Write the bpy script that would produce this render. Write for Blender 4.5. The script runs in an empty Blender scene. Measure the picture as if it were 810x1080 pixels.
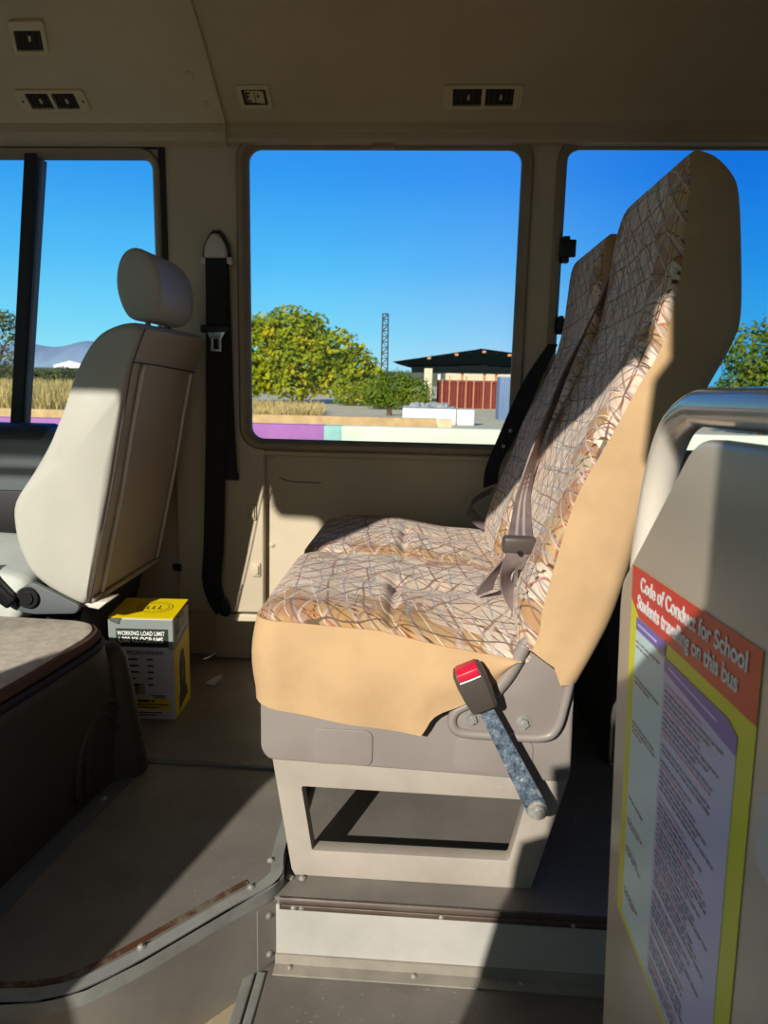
import bpy, bmesh, math, random
from mathutils import Vector, Matrix
random.seed(7)
sc = bpy.context.scene
COL = sc.collection
PI = math.pi

# ------------------------------------------------------------------ helpers
def S(r, g, b):
    f = lambda c: (c/255/12.92) if c/255 <= .04045 else ((c/255+.055)/1.055)**2.4
    return (f(r), f(g), f(b), 1)

ORG = {}      # object name -> world origin of its mesh coordinates

def tag(o, label=None, cat=None, group=None, kind=None):
    if label: o['label'] = label
    if cat: o['category'] = cat
    if group: o['group'] = group
    if kind: o['kind'] = kind
    return o

def thing(name, label, cat, loc=(0, 0, 0), group=None):
    o = bpy.data.objects.new(name, None); COL.objects.link(o)
    o.location = loc; o.empty_display_size = .1
    ORG[o.name] = Vector(loc)
    return tag(o, label, cat, group)

def obj(name, bm, m, parent=None, smooth=False, loc=None, label=None, kind=None, bevel=0, angle=40):
    me = bpy.data.meshes.new(name)
    org = ORG[parent.name] if parent else Vector(loc or (0, 0, 0))
    bmesh.ops.recalc_face_normals(bm, faces=bm.faces[:])
    bmesh.ops.translate(bm, verts=bm.verts[:], vec=-org)
    bm.to_mesh(me); bm.free()
    if smooth:
        me.polygons.foreach_set('use_smooth', [True]*len(me.polygons))
        if smooth == 'auto':
            try: me.set_sharp_from_angle(angle=math.radians(angle))
            except Exception: pass
    for mm in (m if isinstance(m, (list, tuple)) else [m]): me.materials.append(mm)
    o = bpy.data.objects.new(name, me); COL.objects.link(o)
    if parent: o.parent = parent
    else: o.location = org
    ORG[o.name] = org
    if bevel:
        b = o.modifiers.new('bevel', 'BEVEL'); b.width = bevel; b.segments = 3
        b.limit_method = 'ANGLE'; b.angle_limit = math.radians(35); b.harden_normals = False
        me.polygons.foreach_set('use_smooth', [True]*len(me.polygons))
    if label: o['label'] = label
    if kind: o['kind'] = kind
    return o

def struct(name, bm, m, parent=None, **k):
    return obj(name, bm, m, parent, kind='structure', **k)

def B(): return bmesh.new()

def box(bm, x0, x1, y0, y1, z0, z1, M=None, mi=0):
    vs = [bm.verts.new((x, y, z)) for x in (x0, x1) for y in (y0, y1) for z in (z0, z1)]
    if M: 
        for v in vs: v.co = M @ v.co
    for f in ((0,1,3,2),(4,6,7,5),(0,4,5,1),(2,3,7,6),(0,2,6,4),(1,5,7,3)):
        bm.faces.new([vs[i] for i in f]).material_index = mi
    return bm

def prism(bm, pts, a0, a1, axis='Y', mi=0):
    """pts: 2D outline; extruded a0..a1 along axis. Y: pts=(x,z); X: pts=(y,z); Z: pts=(x,y)"""
    mk = {'Y': lambda p, a: (p[0], a, p[1]), 'X': lambda p, a: (a, p[0], p[1]), 'Z': lambda p, a: (p[0], p[1], a)}[axis]
    A = [bm.verts.new(mk(p, a0)) for p in pts]; C = [bm.verts.new(mk(p, a1)) for p in pts]
    n = len(pts)
    bm.faces.new(A).material_index = mi; bm.faces.new(C).material_index = mi
    for i in range(n):
        bm.faces.new((A[i], A[(i+1) % n], C[(i+1) % n], C[i])).material_index = mi
    return bm

def rrect(x0, x1, z0, z1, r, n=6):
    out = []
    for cx, cz, a in ((x1-r, z1-r, 0), (x0+r, z1-r, 90), (x0+r, z0+r, 180), (x1-r, z0+r, 270)):
        for i in range(n+1):
            t = math.radians(a + 90*i/n); out.append((cx+r*math.cos(t), cz+r*math.sin(t)))
    return out

def rpoly(pts, r, n=5):
    """round the corners of a polygon; r is a number or a list"""
    out = []; N = len(pts)
    for i in range(N):
        p = Vector(pts[i]); a = Vector(pts[i-1])-p; b = Vector(pts[(i+1) % N])-p
        rr = r[i] if isinstance(r, (list, tuple)) else r
        d = min(rr, a.length*.48, b.length*.48)
        if d < 1e-5: out.append(tuple(p)); continue
        s = p+a.normalized()*d; e = p+b.normalized()*d
        for k in range(n+1):
            t = k/n; out.append(tuple(s*(1-t)**2 + p*2*t*(1-t) + e*t*t))
    return out

def holed(bm, outer, holes, a0, a1, axis='Y'):
    """plate with holes, between a0 and a1 along axis"""
    mk = {'Y': lambda p, a: (p[0], a, p[1]), 'X': lambda p, a: (a, p[0], p[1]), 'Z': lambda p, a: (p[0], p[1], a)}[axis]
    loops = []
    for L in [outer]+holes:
        loops.append([bm.verts.new(mk(p, a0)) for p in L])
    es = []
    for L in loops:
        for i in range(len(L)): es.append(bm.edges.new((L[i], L[(i+1) % len(L)])))
    nrm = {'Y': (0, -1, 0), 'X': (-1, 0, 0), 'Z': (0, 0, 1)}[axis]
    r = bmesh.ops.triangle_fill(bm, use_beauty=True, use_dissolve=False, edges=es, normal=nrm)
    fs = [f for f in r['geom'] if isinstance(f, bmesh.types.BMFace)]
    d = bmesh.ops.duplicate(bm, geom=fs)
    vm = {k: v for k, v in d['vert_map'].items()}
    i = 'XYZ'.index(axis)
    for g in d['geom']:
        if isinstance(g, bmesh.types.BMVert): g.co[i] = a1
    for L in loops:
        for k in range(len(L)):
            a, b = L[k], L[(k+1) % len(L)]
            bm.faces.new((a, b, vm[b], vm[a]))
    return bm

def loft(bm, rings, cap0=True, cap1=True, closed=True, mi=0):
    R = [[bm.verts.new(p) for p in r] for r in rings]
    n = len(R[0]); m = n if closed else n-1
    for a, b in zip(R, R[1:]):
        for i in range(m):
            bm.faces.new((a[i], a[(i+1) % n], b[(i+1) % n], b[i])).material_index = mi
    if closed and cap0: bm.faces.new(R[0]).material_index = mi
    if closed and cap1: bm.faces.new(R[-1]).material_index = mi
    return R

def cr(pts, n):
    """Catmull-Rom resample of a list of tuples"""
    P = [Vector(p) for p in pts]; out = []
    for i in range(len(P)-1):
        p0 = P[max(i-1, 0)]; p1 = P[i]; p2 = P[i+1]; p3 = P[min(i+2, len(P)-1)]
        for k in range(n):
            t = k/n
            out.append(.5*((2*p1)+(p2-p0)*t+(2*p0-5*p1+4*p2-p3)*t*t+(3*p1-p0-3*p2+p3)*t**3))
    out.append(P[-1]); return out

def tube(bm, pts, r, n=10, smooth=6, cap=True):
    P = cr(pts, smooth) if smooth > 1 else [Vector(p) for p in pts]
    rings = []; up = None
    for i, p in enumerate(P):
        t = (P[min(i+1, len(P)-1)]-P[max(i-1, 0)]).normalized()
        if up is None:
            up = t.orthogonal().normalized()
        up = (up - t*up.dot(t)).normalized(); s = t.cross(up)
        rr = r[min(int(i/len(P)*len(r)), len(r)-1)] if isinstance(r, (list, tuple)) else r
        rings.append([p + (up*math.cos(2*PI*k/n)+s*math.sin(2*PI*k/n))*rr for k in range(n)])
    loft(bm, rings, cap, cap); return bm

def cyl(bm, c, ax, r, h, n=20, r2=None):
    ax = Vector(ax).normalized(); u = ax.orthogonal().normalized(); w = ax.cross(u); c = Vector(c)
    r2 = r if r2 is None else r2
    loft(bm, [[c+ax*a+(u*math.cos(2*PI*k/n)+w*math.sin(2*PI*k/n))*q for k in range(n)] for a, q in ((0, r), (h, r2))])
    return bm

def strap(bm, pts, w, nrm, th=.0018, smooth=6):
    """flat webbing along pts; w = half-width vector(s) given as list or one vector"""
    P = cr(pts, smooth); Wd = cr(w, smooth) if isinstance(w[0], (tuple, list)) else [Vector(w)]*len(P)
    rings = []
    for i, p in enumerate(P):
        t = (P[min(i+1, len(P)-1)]-P[max(i-1, 0)]).normalized()
        ww = Wd[i]; n = t.cross(ww).normalized()*th
        rings.append([p-ww-n, p+ww-n, p+ww+n, p-ww+n])
    loft(bm, rings); return bm

# ------------------------------------------------------------------ materials
class NT:
    def __init__(s, name):
        s.m = bpy.data.materials.new(name); s.m.use_nodes = True
        s.t = s.m.node_tree; s.n = s.t.nodes; s.l = s.t.links
        s.b = s.n['Principled BSDF']; s.out = s.n['Material Output']
        s.tc = s.n.new('ShaderNodeTexCoord')
    def new(s, k, **kw):
        x = s.n.new(k)
        for a, v in kw.items(): setattr(x, a, v)
        return x
    def link(s, a, b): s.l.new(a, b)
    def math(s, op, a, b=None, c=None):
        x = s.n.new('ShaderNodeMath'); x.operation = op
        for i, v in enumerate((a, b, c)):
            if v is None: continue
            if isinstance(v, (int, float)): x.inputs[i].default_value = v
            else: s.link(v, x.inputs[i])
        return x.outputs[0]
    def mix(s, f, a, b, mode='MIX'):
        x = s.n.new('ShaderNodeMix'); x.data_type = 'RGBA'; x.blend_type = mode
        for i, v in ((0, f), (6, a), (7, b)):
            if isinstance(v, (int, float)): x.inputs[i].default_value = v
            elif isinstance(v, (tuple, list)): x.inputs[i].default_value = v
            else: s.link(v, x.inputs[i])
        return x.outputs[2]
    def noise(s, scale, detail=3, rough=.5, vec=None, dist=0):
        x = s.n.new('ShaderNodeTexNoise'); x.inputs['Scale'].default_value = scale
        x.inputs['Detail'].default_value = detail; x.inputs['Roughness'].default_value = rough
        x.inputs['Distortion'].default_value = dist
        s.link(vec or s.tc.outputs['Object'], x.inputs['Vector']); return x
    def ramp(s, v, *st):
        x = s.n.new('ShaderNodeValToRGB'); e = x.color_ramp.elements
        while len(e) < len(st): e.new(.5)
        for el, (p, c) in zip(e, st):
            el.position = p; el.color = c if isinstance(c, (tuple, list)) else (c, c, c, 1)
        s.link(v, x.inputs[0]); return x.outputs[0]
    def bump(s, h, strength=.2, dist=.002):
        x = s.n.new('ShaderNodeBump'); x.inputs['Strength'].default_value = strength
        x.inputs['Distance'].default_value = dist
        s.link(h, x.inputs['Height']); s.link(x.outputs[0], s.b.inputs['Normal'])

def mat(name, col, rough=.5, metal=0, var=.08, vs=6, bump=0, bs=300, bd=.001, spec=.5, coat=0):
    t = NT(name); b = t.b
    if var:
        d = tuple(max(0, c*(1-var*2.2)) for c in col[:3])+(1,)
        n = t.noise(vs, 4, .6)
        t.link(t.mix(t.ramp(n.outputs[0], (.35, 0), (.65, 1)), d, col), b.inputs['Base Color'])
    else: b.inputs['Base Color'].default_value = col
    b.inputs['Roughness'].default_value = rough; b.inputs['Metallic'].default_value = metal
    b.inputs['Specular IOR Level'].default_value = spec
    b.inputs['Coat Weight'].default_value = coat
    if bump: t.bump(t.noise(bs, 3, .6).outputs[0], bump, bd)
    return t.m

def scuffed(name, col, dust, rough=.5, amount=.5, scale=9, metal=0, rust=None, rust_amt=.0):
    """worn surface: pale dust specks and optional rust blooms of their own shape"""
    t = NT(name); b = t.b
    n = t.noise(scale, 6, .65); n2 = t.noise(scale*.3, 3)
    c = t.mix(t.ramp(n.outputs[0], (.38, 0), (.72, 1)), col, tuple(x*.72 for x in col[:3])+(1,))
    sp = t.noise(130, 2, .5); spk = t.ramp(sp.outputs[0], (.69, 0), (.73, 1))
    c = t.mix(t.math('MULTIPLY', spk, amount*.6), c, dust)
    sm = t.ramp(n2.outputs[0], (.45, 0), (.8, 1))
    c = t.mix(t.math('MULTIPLY', sm, amount*.35), c, dust)
    if rust:
        r = t.noise(14, 6, .7); rm = t.ramp(r.outputs[0], (.62-rust_amt*.3, 0), (.70-rust_amt*.3, 1))
        c = t.mix(rm, c, rust)
    t.link(c, b.inputs['Base Color'])
    t.link(t.ramp(n.outputs[0], (.3, rough*.75), (.7, min(1, rough*1.25))), b.inputs['Roughness'])
    b.inputs['Metallic'].default_value = metal
    t.bump(t.noise(60, 5, .6).outputs[0], .12, .001)
    return t.m

def fabric():
    """cream moquette covered in criss-crossing coloured arcs and dotted lines"""
    t = NT('moquette'); b = t.b
    mp = t.new('ShaderNodeMapping'); t.link(t.tc.outputs['Object'], mp.inputs[0])
    # squash: x and z along the pattern length both count (cushion top lies in xy, back in yz)
    co = t.new('ShaderNodeCombineXYZ'); sp = t.new('ShaderNodeSeparateXYZ'); t.link(mp.outputs[0], sp.inputs[0])
    t.link(t.math('ADD', sp.outputs[0], sp.outputs[2]), co.inputs[0]); t.link(sp.outputs[1], co.inputs[1])
    P = co.outputs[0]
    def vec(rot, off, sx=1, sy=1, wob=.03, ws=9):
        n = t.noise(ws, 1, .5, P)
        o = t.new('ShaderNodeVectorMath', operation='MULTIPLY_ADD')
        t.link(n.outputs[1], o.inputs[0]); o.inputs[1].default_value = (wob,)*3; t.link(P, o.inputs[2])
        m = t.new('ShaderNodeMapping'); m.inputs['Rotation'].default_value = (0, 0, rot)
        m.inputs['Location'].default_value = off; m.inputs['Scale'].default_value = (sx, sy, 1)
        t.link(o.outputs[0], m.inputs[0]); return m.outputs[0]
    def lines(v, scale, width, kind='RINGS'):
        w = t.new('ShaderNodeTexWave', wave_type=kind, wave_profile='SAW')
        w.inputs['Scale'].default_value = scale; w.inputs['Distortion'].default_value = 0
        t.link(v, w.inputs['Vector'])
        d = t.math('ABSOLUTE', t.math('SUBTRACT', w.outputs['Fac'], .5))
        return t.ramp(d, (width*.6, 1), (width, 0))
    def patch(scale, lo, hi, seed):
        m = t.new('ShaderNodeMapping'); m.inputs['Location'].default_value = (seed, seed*2.3, 0); t.link(P, m.inputs[0])
        return t.ramp(t.noise(scale, 1, .5, m.outputs[0]).outputs[0], (lo, 0), (hi, 1))
    base = t.mix(patch(10, .42, .6, 1), S(234, 214, 194), S(224, 198, 174))
    # facets between the arcs: tan, straw and grey fills
    vo = t.new('ShaderNodeTexVoronoi', feature='F1'); vo.inputs['Scale'].default_value = 15
    t.link(vec(.5, (0, 0, 0), 1, 1, .08), vo.inputs['Vector'])
    hs = t.new('ShaderNodeSeparateColor'); t.link(vo.outputs['Color'], hs.inputs[0])
    # the side bands of each place are printed with tan facets, the middle with fine criss-cross lines
    yy = t.math('ADD', sp.outputs[1], t.math('MULTIPLY', t.math('SUBTRACT', t.noise(14, 1, .5, P).outputs[0], .5), .10))
    dd = t.math('MINIMUM', t.math('ABSOLUTE', t.math('ADD', yy, .225)), t.math('ABSOLUTE', t.math('SUBTRACT', yy, .19)))
    zone = t.ramp(dd, (.118, 0), (.126, 1)); mid = t.ramp(dd, (.118, 1), (.126, .45))
    base = t.mix(t.math('MULTIPLY', t.math('MULTIPLY', t.ramp(hs.outputs[0], (.48, 0), (.50, 1)), zone), .85), base, S(172, 118, 74))
    base = t.mix(t.math('MULTIPLY', t.math('MULTIPLY', t.ramp(hs.outputs[1], (.6, 0), (.62, 1)), zone), .8), base, S(186, 150, 96))
    base = t.mix(t.math('MULTIPLY', t.ramp(hs.outputs[2], (.80, 0), (.82, 1)), .55), base, S(196, 190, 178))
    rng = random.Random(3)
    spec = [(S(134, 104, 90), 5.5), (S(158, 156, 156), 6.5), (S(146, 86, 72), 4.6), (S(104, 82, 64), 7.0), (S(156, 166, 164), 5.0),
            (S(178, 104, 76), 5.6), (S(246, 234, 216), 6.2), (S(92, 72, 66), 4.2), (S(150, 120, 106), 8.2), (S(166, 160, 166), 7.4), (S(130, 92, 72), 9.0), (S(206, 186, 170), 8.5), (S(96, 78, 66), 6.0)]
    c = base
    for i, (colr, scl) in enumerate(spec):
        v = vec(rng.uniform(0, 6.28), (rng.uniform(.25, .8)*rng.choice((-1, 1)), rng.uniform(.25, .8)*rng.choice((-1, 1)), 0), 1, 1, .022, 6+i)
        m = lines(v, scl, (.018 if colr[0] > .8 else rng.choice((.026, .034, .042)))*scl/5.5)
        m = t.math('MULTIPLY', m, patch(6, .40, .46, 5+i*1.7))
        if i % 3 == 1: m = t.math('MULTIPLY', m, mid)
        c = t.mix(t.math('MULTIPLY', m, .88), c, colr)
    # dotted stitches
    for i, (colr, scl) in enumerate(((S(126, 62, 34), 5.2), (S(92, 60, 44), 4.4), (S(110, 84, 60), 6.4))):
        r0 = rng.uniform(0, 6); off = (rng.uniform(.3, .7), -rng.uniform(.3, .7), 0)
        v = vec(r0, off, 1, 1, .02, 8)
        m = lines(v, scl, .035)
        w = t.new('ShaderNodeTexWave', wave_type='BANDS', wave_profile='SIN', bands_direction='DIAGONAL')
        w.inputs['Scale'].default_value = 45; t.link(P, w.inputs['Vector'])
        m = t.math('MULTIPLY', m, t.ramp(w.outputs['Fac'], (.5, 0), (.6, 1)))
        m = t.math('MULTIPLY', t.math('MULTIPLY', m, t.ramp(dd, (.10, .15), (.13, 1))), patch(5, .40, .44, 31+i*3))
        c = t.mix(t.math('MULTIPLY', m, .95), c, colr)
    # weave: tiny dashes
    w = t.noise(420, 1, .5, P); c = t.mix(t.math('MULTIPLY', t.ramp(w.outputs[0], (.4, 0), (.7, 1)), .22), c, S(140, 112, 92))
    t.link(c, b.inputs['Base Color'])
    b.inputs['Roughness'].default_value = .95; b.inputs['Specular IOR Level'].default_value = .15
    b.inputs['Sheen Weight'].default_value = .15
    t.bump(t.noise(500, 2).outputs[0], .25, .001)
    return t.m

def glass(name, tint, refl=.06):
    t = NT(name); t.n.remove(t.b)
    tr = t.new('ShaderNodeBsdfTransparent'); tr.inputs[0].default_value = tint
    gl = t.new('ShaderNodeBsdfGlossy'); gl.inputs['Roughness'].default_value = .02
    fr = t.new('ShaderNodeFresnel'); fr.inputs[0].default_value = 1.35
    mx = t.new('ShaderNodeMixShader'); t.link(fr.outputs[0], mx.inputs[0])
    t.link(tr.outputs[0], mx.inputs[1]); t.link(gl.outputs[0], mx.inputs[2])
    # faint dried streaks and dust on the pane
    df = t.new('ShaderNodeBsdfDiffuse'); df.inputs[0].default_value = (.8, .8, .8, 1)
    n = t.noise(3.5, 5, .6); sm = t.math('MULTIPLY', t.ramp(n.outputs[0], (.5, 0), (.8, 1)), .035)
    m2 = t.new('ShaderNodeMixShader'); t.link(sm, m2.inputs[0]); t.link(mx.outputs[0], m2.inputs[1]); t.link(df.outputs[0], m2.inputs[2])
    t.link(m2.outputs[0], t.out.inputs[0]); return t.m

def leafmat(name, cols, seed=0, trans=.35, sc_=.9):
    t = NT(name); b = t.b
    n = t.noise(sc_, 3, .6); n2 = t.noise(9, 2)
    f = t.math('ADD', t.math('MULTIPLY', n.outputs[0], .6), t.math('MULTIPLY', n2.outputs[0], .4))
    k = len(cols)
    c = t.ramp(f, *[(.32+.36*i/(k-1), cc) for i, cc in enumerate(cols)])
    t.link(c, b.inputs['Base Color']); b.inputs['Roughness'].default_value = .6
    b.inputs['Specular IOR Level'].default_value = .2
    tl = t.new('ShaderNodeBsdfTranslucent'); t.link(c, tl.inputs[0])
    mx = t.new('ShaderNodeMixShader'); mx.inputs[0].default_value = trans
    t.link(b.outputs[0], mx.inputs[1]); t.link(tl.outputs[0], mx.inputs[2]); t.link(mx.outputs[0], t.out.inputs[0])
    return t.m

M = {}
M['plastic'] = mat('interior_plastic', S(204, 190, 164), .55, var=.05, vs=4, bump=.08, bs=240)
M['headlining'] = mat('headlining_vinyl', S(206, 192, 158), .62, var=.06, vs=3, bump=.12, bs=320)
M['overhead'] = mat('overhead_plastic', S(212, 198, 164), .55, var=.05, vs=4, bump=.06, bs=300)
M['railm'] = mat('rail_plastic', S(198, 184, 154), .5, var=.05)
M['anchor'] = mat('belt_anchor_plastic', S(212, 206, 192), .45, var=.04)
M['seal'] = mat('window_seal', S(160, 146, 122), .6, var=.08, vs=10)
M['rubber'] = mat('black_rubber', S(22, 22, 23), .6, var=.1)
M['blackpl'] = mat('black_plastic', S(24, 24, 25), .42, var=.1)
M['web'] = mat('black_webbing', S(38, 37, 40), .85, var=.12, vs=40, bump=.4, bs=700)
M['greybuckle'] = mat('brown_grey_plastic', S(82, 74, 68), .42, var=.06, bump=.05)
M['tan'] = mat('tan_cloth', S(206, 172, 130), .95, var=.06, vs=9, bump=.3, bs=700, spec=.1)
M['fabric'] = fabric()
M['shell'] = mat('seat_base_plastic', S(146, 138, 132), .5, var=.05, bump=.06, bs=500)
M['bracket'] = mat('bracket_plastic', S(146, 137, 131), .42, var=.05)
M['frame'] = scuffed('painted_steel', S(176, 166, 154), S(210, 205, 195), .5, .3, 5, rust=S(140, 92, 52), rust_amt=-.35)
def zincmat():
    t = NT('zinc_plate'); n = t.noise(75, 4, .7); n2 = t.noise(260, 2, .6)
    f = t.math('ADD', t.math('MULTIPLY', n.outputs[0], .65), t.math('MULTIPLY', n2.outputs[0], .35))
    t.link(t.ramp(f, (.38, S(48, 58, 70)), (.50, S(92, 106, 122)), (.60, S(126, 138, 150)), (.70, S(210, 216, 220))), t.b.inputs['Base Color'])
    t.b.inputs['Roughness'].default_value = .42; t.b.inputs['Metallic'].default_value = .1; t.bump(f, .2, .001); return t.m
M['zinc'] = zincmat()
M['chrome'] = mat('bright_metal', S(200, 200, 198), .25, 1, var=.05)
M['bolt'] = mat('bolt_steel', S(172, 170, 164), .35, .25, var=.14, vs=90)
M['red'] = mat('red_button', S(206, 26, 58), .35, var=.02)
M['floorm'] = scuffed('floor_vinyl', S(122, 117, 110), S(176, 168, 154), .5, .5, 7)
M['well'] = scuffed('step_vinyl', S(114, 108, 101), S(170, 160, 146), .5, .7, 8)
M['trim'] = scuffed('aluminium_trim', S(150, 152, 148), S(176, 174, 164), .5, .4, 20, metal=.1)
M['rusttrim'] = scuffed('rusty_trim', S(124, 112, 98), S(170, 160, 140), .5, .4, 14, metal=.2, rust=S(92, 62, 44), rust_amt=.7)
M['rusty'] = scuffed('rusty_plate', S(176, 160, 132), S(190, 178, 150), .7, .4, 12, rust=S(130, 78, 42), rust_amt=.4)
M['nosing'] = scuffed('step_nosing', S(78, 64, 56), S(180, 168, 150), .45, .6, 20, metal=.1)
M['riser'] = scuffed('riser_paint', S(188, 185, 178), S(210, 206, 198), .42, .2, 4, rust=S(150, 132, 104), rust_amt=-.3)
M['riser2'] = scuffed('grey_riser', S(150, 146, 138), S(170, 165, 155), .4, .3, 4, metal=.3)
M['vinyl'] = mat('grey_seat_vinyl', S(190, 188, 176), .5, var=.04, vs=5, bump=.1, bs=500)
M['vinylback'] = mat('seat_back_vinyl', S(186, 172, 150), .45, var=.05, vs=5, bump=.08, bs=500)
M['piping'] = mat('piping', S(232, 222, 208), .5, var=.03)
M['seatcloth'] = mat('pale_seat_cloth', S(208, 214, 206), .8, var=.05)
M['engine'] = mat('dark_trim_plastic', S(56, 51, 46), .55, var=.1, vs=5, bump=.2, bs=260)
M['carpet'] = mat('beige_carpet', S(220, 210, 192), 1, var=.10, vs=60, bump=.35, bs=480, bd=.0012, spec=.05)
M['brownedge'] = mat('carpet_binding', S(92, 66, 50), .8, var=.1)
M['dash'] = mat('door_trim_grey', S(92, 98, 100), .5, var=.05)
M['dashd'] = mat('door_trim_dark', S(48, 50, 52), .5, var=.05)
M['ypaint'] = mat('box_yellow', S(240, 214, 0), .45, var=.03)
M['wcard'] = mat('box_white', S(214, 214, 216), .5, var=.03)
M['lilac'] = mat('box_pale_print', S(214, 212, 232), .5, var=.02)
M['gcard'] = mat('box_grey', S(138, 146, 142), .5, var=.04)
M['dgreen'] = mat('box_dark_band', S(38, 48, 40), .5, var=.03)
M['ink'] = mat('black_ink', S(34, 34, 36), .5, var=0)
M['inkw'] = mat('white_ink', S(236, 240, 236), .5, var=0)
M['card'] = mat('raw_card', S(176, 164, 144), .8, var=.05)
M['panel'] = mat('partition_paint', S(200, 188, 170), .32, var=.04, vs=3)
M['rail'] = mat('rail_enamel', S(228, 220, 206), .16, 0, var=.03, vs=3, coat=.6)
M['pred'] = mat('poster_red', S(222, 60, 48) , .35, var=.02, coat=0, spec=.25)
M['pgreen'] = mat('poster_lime', S(226, 228, 20) , .35, var=.02, coat=0, spec=.25)
M['ppurple'] = mat('poster_purple', S(120, 108, 200) , .35, var=.02, coat=0, spec=.25)
M['paqua'] = mat('poster_aqua', S(214, 242, 244) , .35, var=.02, coat=0, spec=.25)
M['plav'] = mat('poster_lavender', S(204, 206, 246) , .35, var=.02, coat=0, spec=.25)
M['pink2'] = mat('poster_pink_text', S(226, 150, 158), .3, var=0)
M['ptext'] = mat('poster_dark_text', S(98, 92, 118), .3, var=0)
M['ptextb'] = mat('poster_brown_text', S(150, 110, 92), .3, var=0)
M['ventd'] = mat('vent_dark', S(26, 22, 19), .6, var=.05)
M['ventf'] = mat('vent_frame_plastic', S(222, 208, 168), .5, var=.04)
M['glassc'] = glass('window_glass', (.97, .985, .99, 1))
M['glassl'] = glass('driver_window_glass', (.93, .985, .98, 1))

# ------------------------------------------------------------------ bus shell
def screw(parent, c, n, r=.006, name='screw', m='bolt'):
    bm = B(); n = Vector(n).normalized(); c = Vector(c)
    cyl(bm, c-n*.001, n, r, .002, 14)
    cyl(bm, c+n*.001, n, r*.8, r*.45, 14, r*.35)
    return obj(name, bm, M[m], parent, smooth='auto')

# floor (plinth level under the seats)
bm = B(); box(bm, -.23, 3.0, 1.0455, 2.05, -.05, 0)
floor = struct('floor', bm, M['floorm'])
# raised forward platform with curved edge
edge = [(-.228, 1.40), (-.226, 1.145), (-.221, 1.056), (-.285, .979), (-.375, .873), (-.430, .820), (-.470, .800), (-.526, .789), (-.8, .77), (-1.5, .74)]
bm = B(); prism(bm, [(-.228, 2.05)]+edge+[(-2.6, .74), (-2.6, 2.05)], -.02, .02, 'Z')
plat = struct('floor_platform', bm, M['floorm'], floor)
# platform edge trim: an aluminium angle that follows the edge
def sweep_edge(bm, path, inn, drop, z, th=.004):
    P = cr([(a, b, 0) for a, b in path], 5)
    rings = []
    for i, p in enumerate(P):
        t = (P[min(i+1, len(P)-1)]-P[max(i-1, 0)]).normalized(); s = Vector((t.y, -t.x, 0))
        rings.append([p+s*inn+Vector((0, 0, z)), p+s*inn+Vector((0, 0, z+th)), p-s*.002+Vector((0, 0, z+th)),
                      p-s*th+Vector((0, 0, z)), p-s*th+Vector((0, 0, z-drop)), p+Vector((0, 0, z-drop)), p+Vector((0, 0, z))])
    loft(bm, rings)
# orientation: path walks from rear to front-left; inside is to the left
bm = B(); sweep_edge(bm, list(reversed(edge)), -.022, .02, .02); trim1 = struct('trim_1', bm, M['trim'], smooth='auto')
bm = B(); sweep_edge(bm, [(p[0]*1-.0, p[1]) for p in reversed([(-.268, 1.045), (-.312, .996), (-.392, .902), (-.444, .847), (-.484, .823), (-.56, .811)])], -.010, .0005, .0205, .0012)
obj('rusty_strip', bm, M['rusttrim'], trim1, smooth='auto')
for x, y in ((-.245, 1.10), (-.262, 1.032), (-.385, .895), (-.62, .80)):
    screw(trim1, (x, y, .0245), (0, 0, 1), .006)
# diagonal grey riser under the platform edge
bm = B()
P = cr([(a, b, 0) for a, b in edge[1:]], 5)
loft(bm, [[p+Vector((0, 0, .0)), p+Vector((0, 0, -.34)), p+Vector((-.01, .01, -.34)), p+Vector((-.01, .01, 0))] for p in P])
riser2 = struct('platform_riser', bm, M['riser2'], floor, smooth='auto')
# flange plate at the end of the riser
bm = B()
d = Vector((-.285+.221, .979-1.056, 0)).normalized(); nn = Vector((-d.y, d.x, 0)); nn = nn if nn.y < 0 else -nn
o0 = Vector((-.221, 1.056, 0))+nn*.0015
loft(bm, [[o0+d*.002+Vector((0, 0, z)), o0+d*.048+Vector((0, 0, z)), o0+d*.048+nn*.004+Vector((0, 0, z)), o0+d*.002+nn*.004+Vector((0, 0, z))] for z in (-.006, -.112)])
fl = struct('riser_flange', bm, M['riser2'], floor)
for z in (-.025, -.095): screw(floor, o0+d*.026+nn*.004+Vector((0, 0, z)), nn, .006)
# white step riser, nosing and lower floor
bm = B(); box(bm, -.224, 3.0, 1.043, 1.06, -.125, -.012); struct('step_riser', bm, M['riser'], floor)
bm = B(); prism(bm, [(1.040, -.018), (1.039, -.003), (1.042, .0012), (1.046, .0012), (1.046, -.018)], -.218, 3.0, 'X')
trim2 = struct('trim_2', bm, M['nosing'], smooth='auto')
bm = B(); box(bm, -.215, 3.0, 1.0355, 1.041, -.0155, -.0065); obj('nosing_insert', bm, M['nosing'], trim2, bevel=.0015)
for x in (-.195, -.182, .04, .245): screw(trim2, (x, 1.036, -.011), (0, -1, 0), .0038)
for x in (-.21, -.19): screw(trim2, (x, 1.09, .002), (0, 0, 1), .006)
bm = B(); box(bm, -.245, 3.0, -.1, 1.05, -.16, -.12); struct('lower_floor', bm, M['well'], floor)
bm = B(); prism(bm, [(1.018, -.12), (1.018, -.117), (1.038, -.116), (1.0395, -.100), (1.046, -.1), (1.046, -.12)], -.225, 3.0, 'X')
M['footm'] = scuffed('foot_angle', S(150, 143, 132), S(180, 172, 158), .5, .6, 16, rust=S(120, 92, 66), rust_amt=-.1)
fl2 = struct('riser_foot_angle', bm, M['footm'], floor)
for x in (-.2, .0, .17): screw(floor, (x, 1.031, -.116), (0, 0, 1), .005)
bm = B(); box(bm, -.268, -.252, -.1, 1.02, -.15, -.112); box(bm, -.250, -.236, -.1, 1.02, -.15, -.116)
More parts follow.
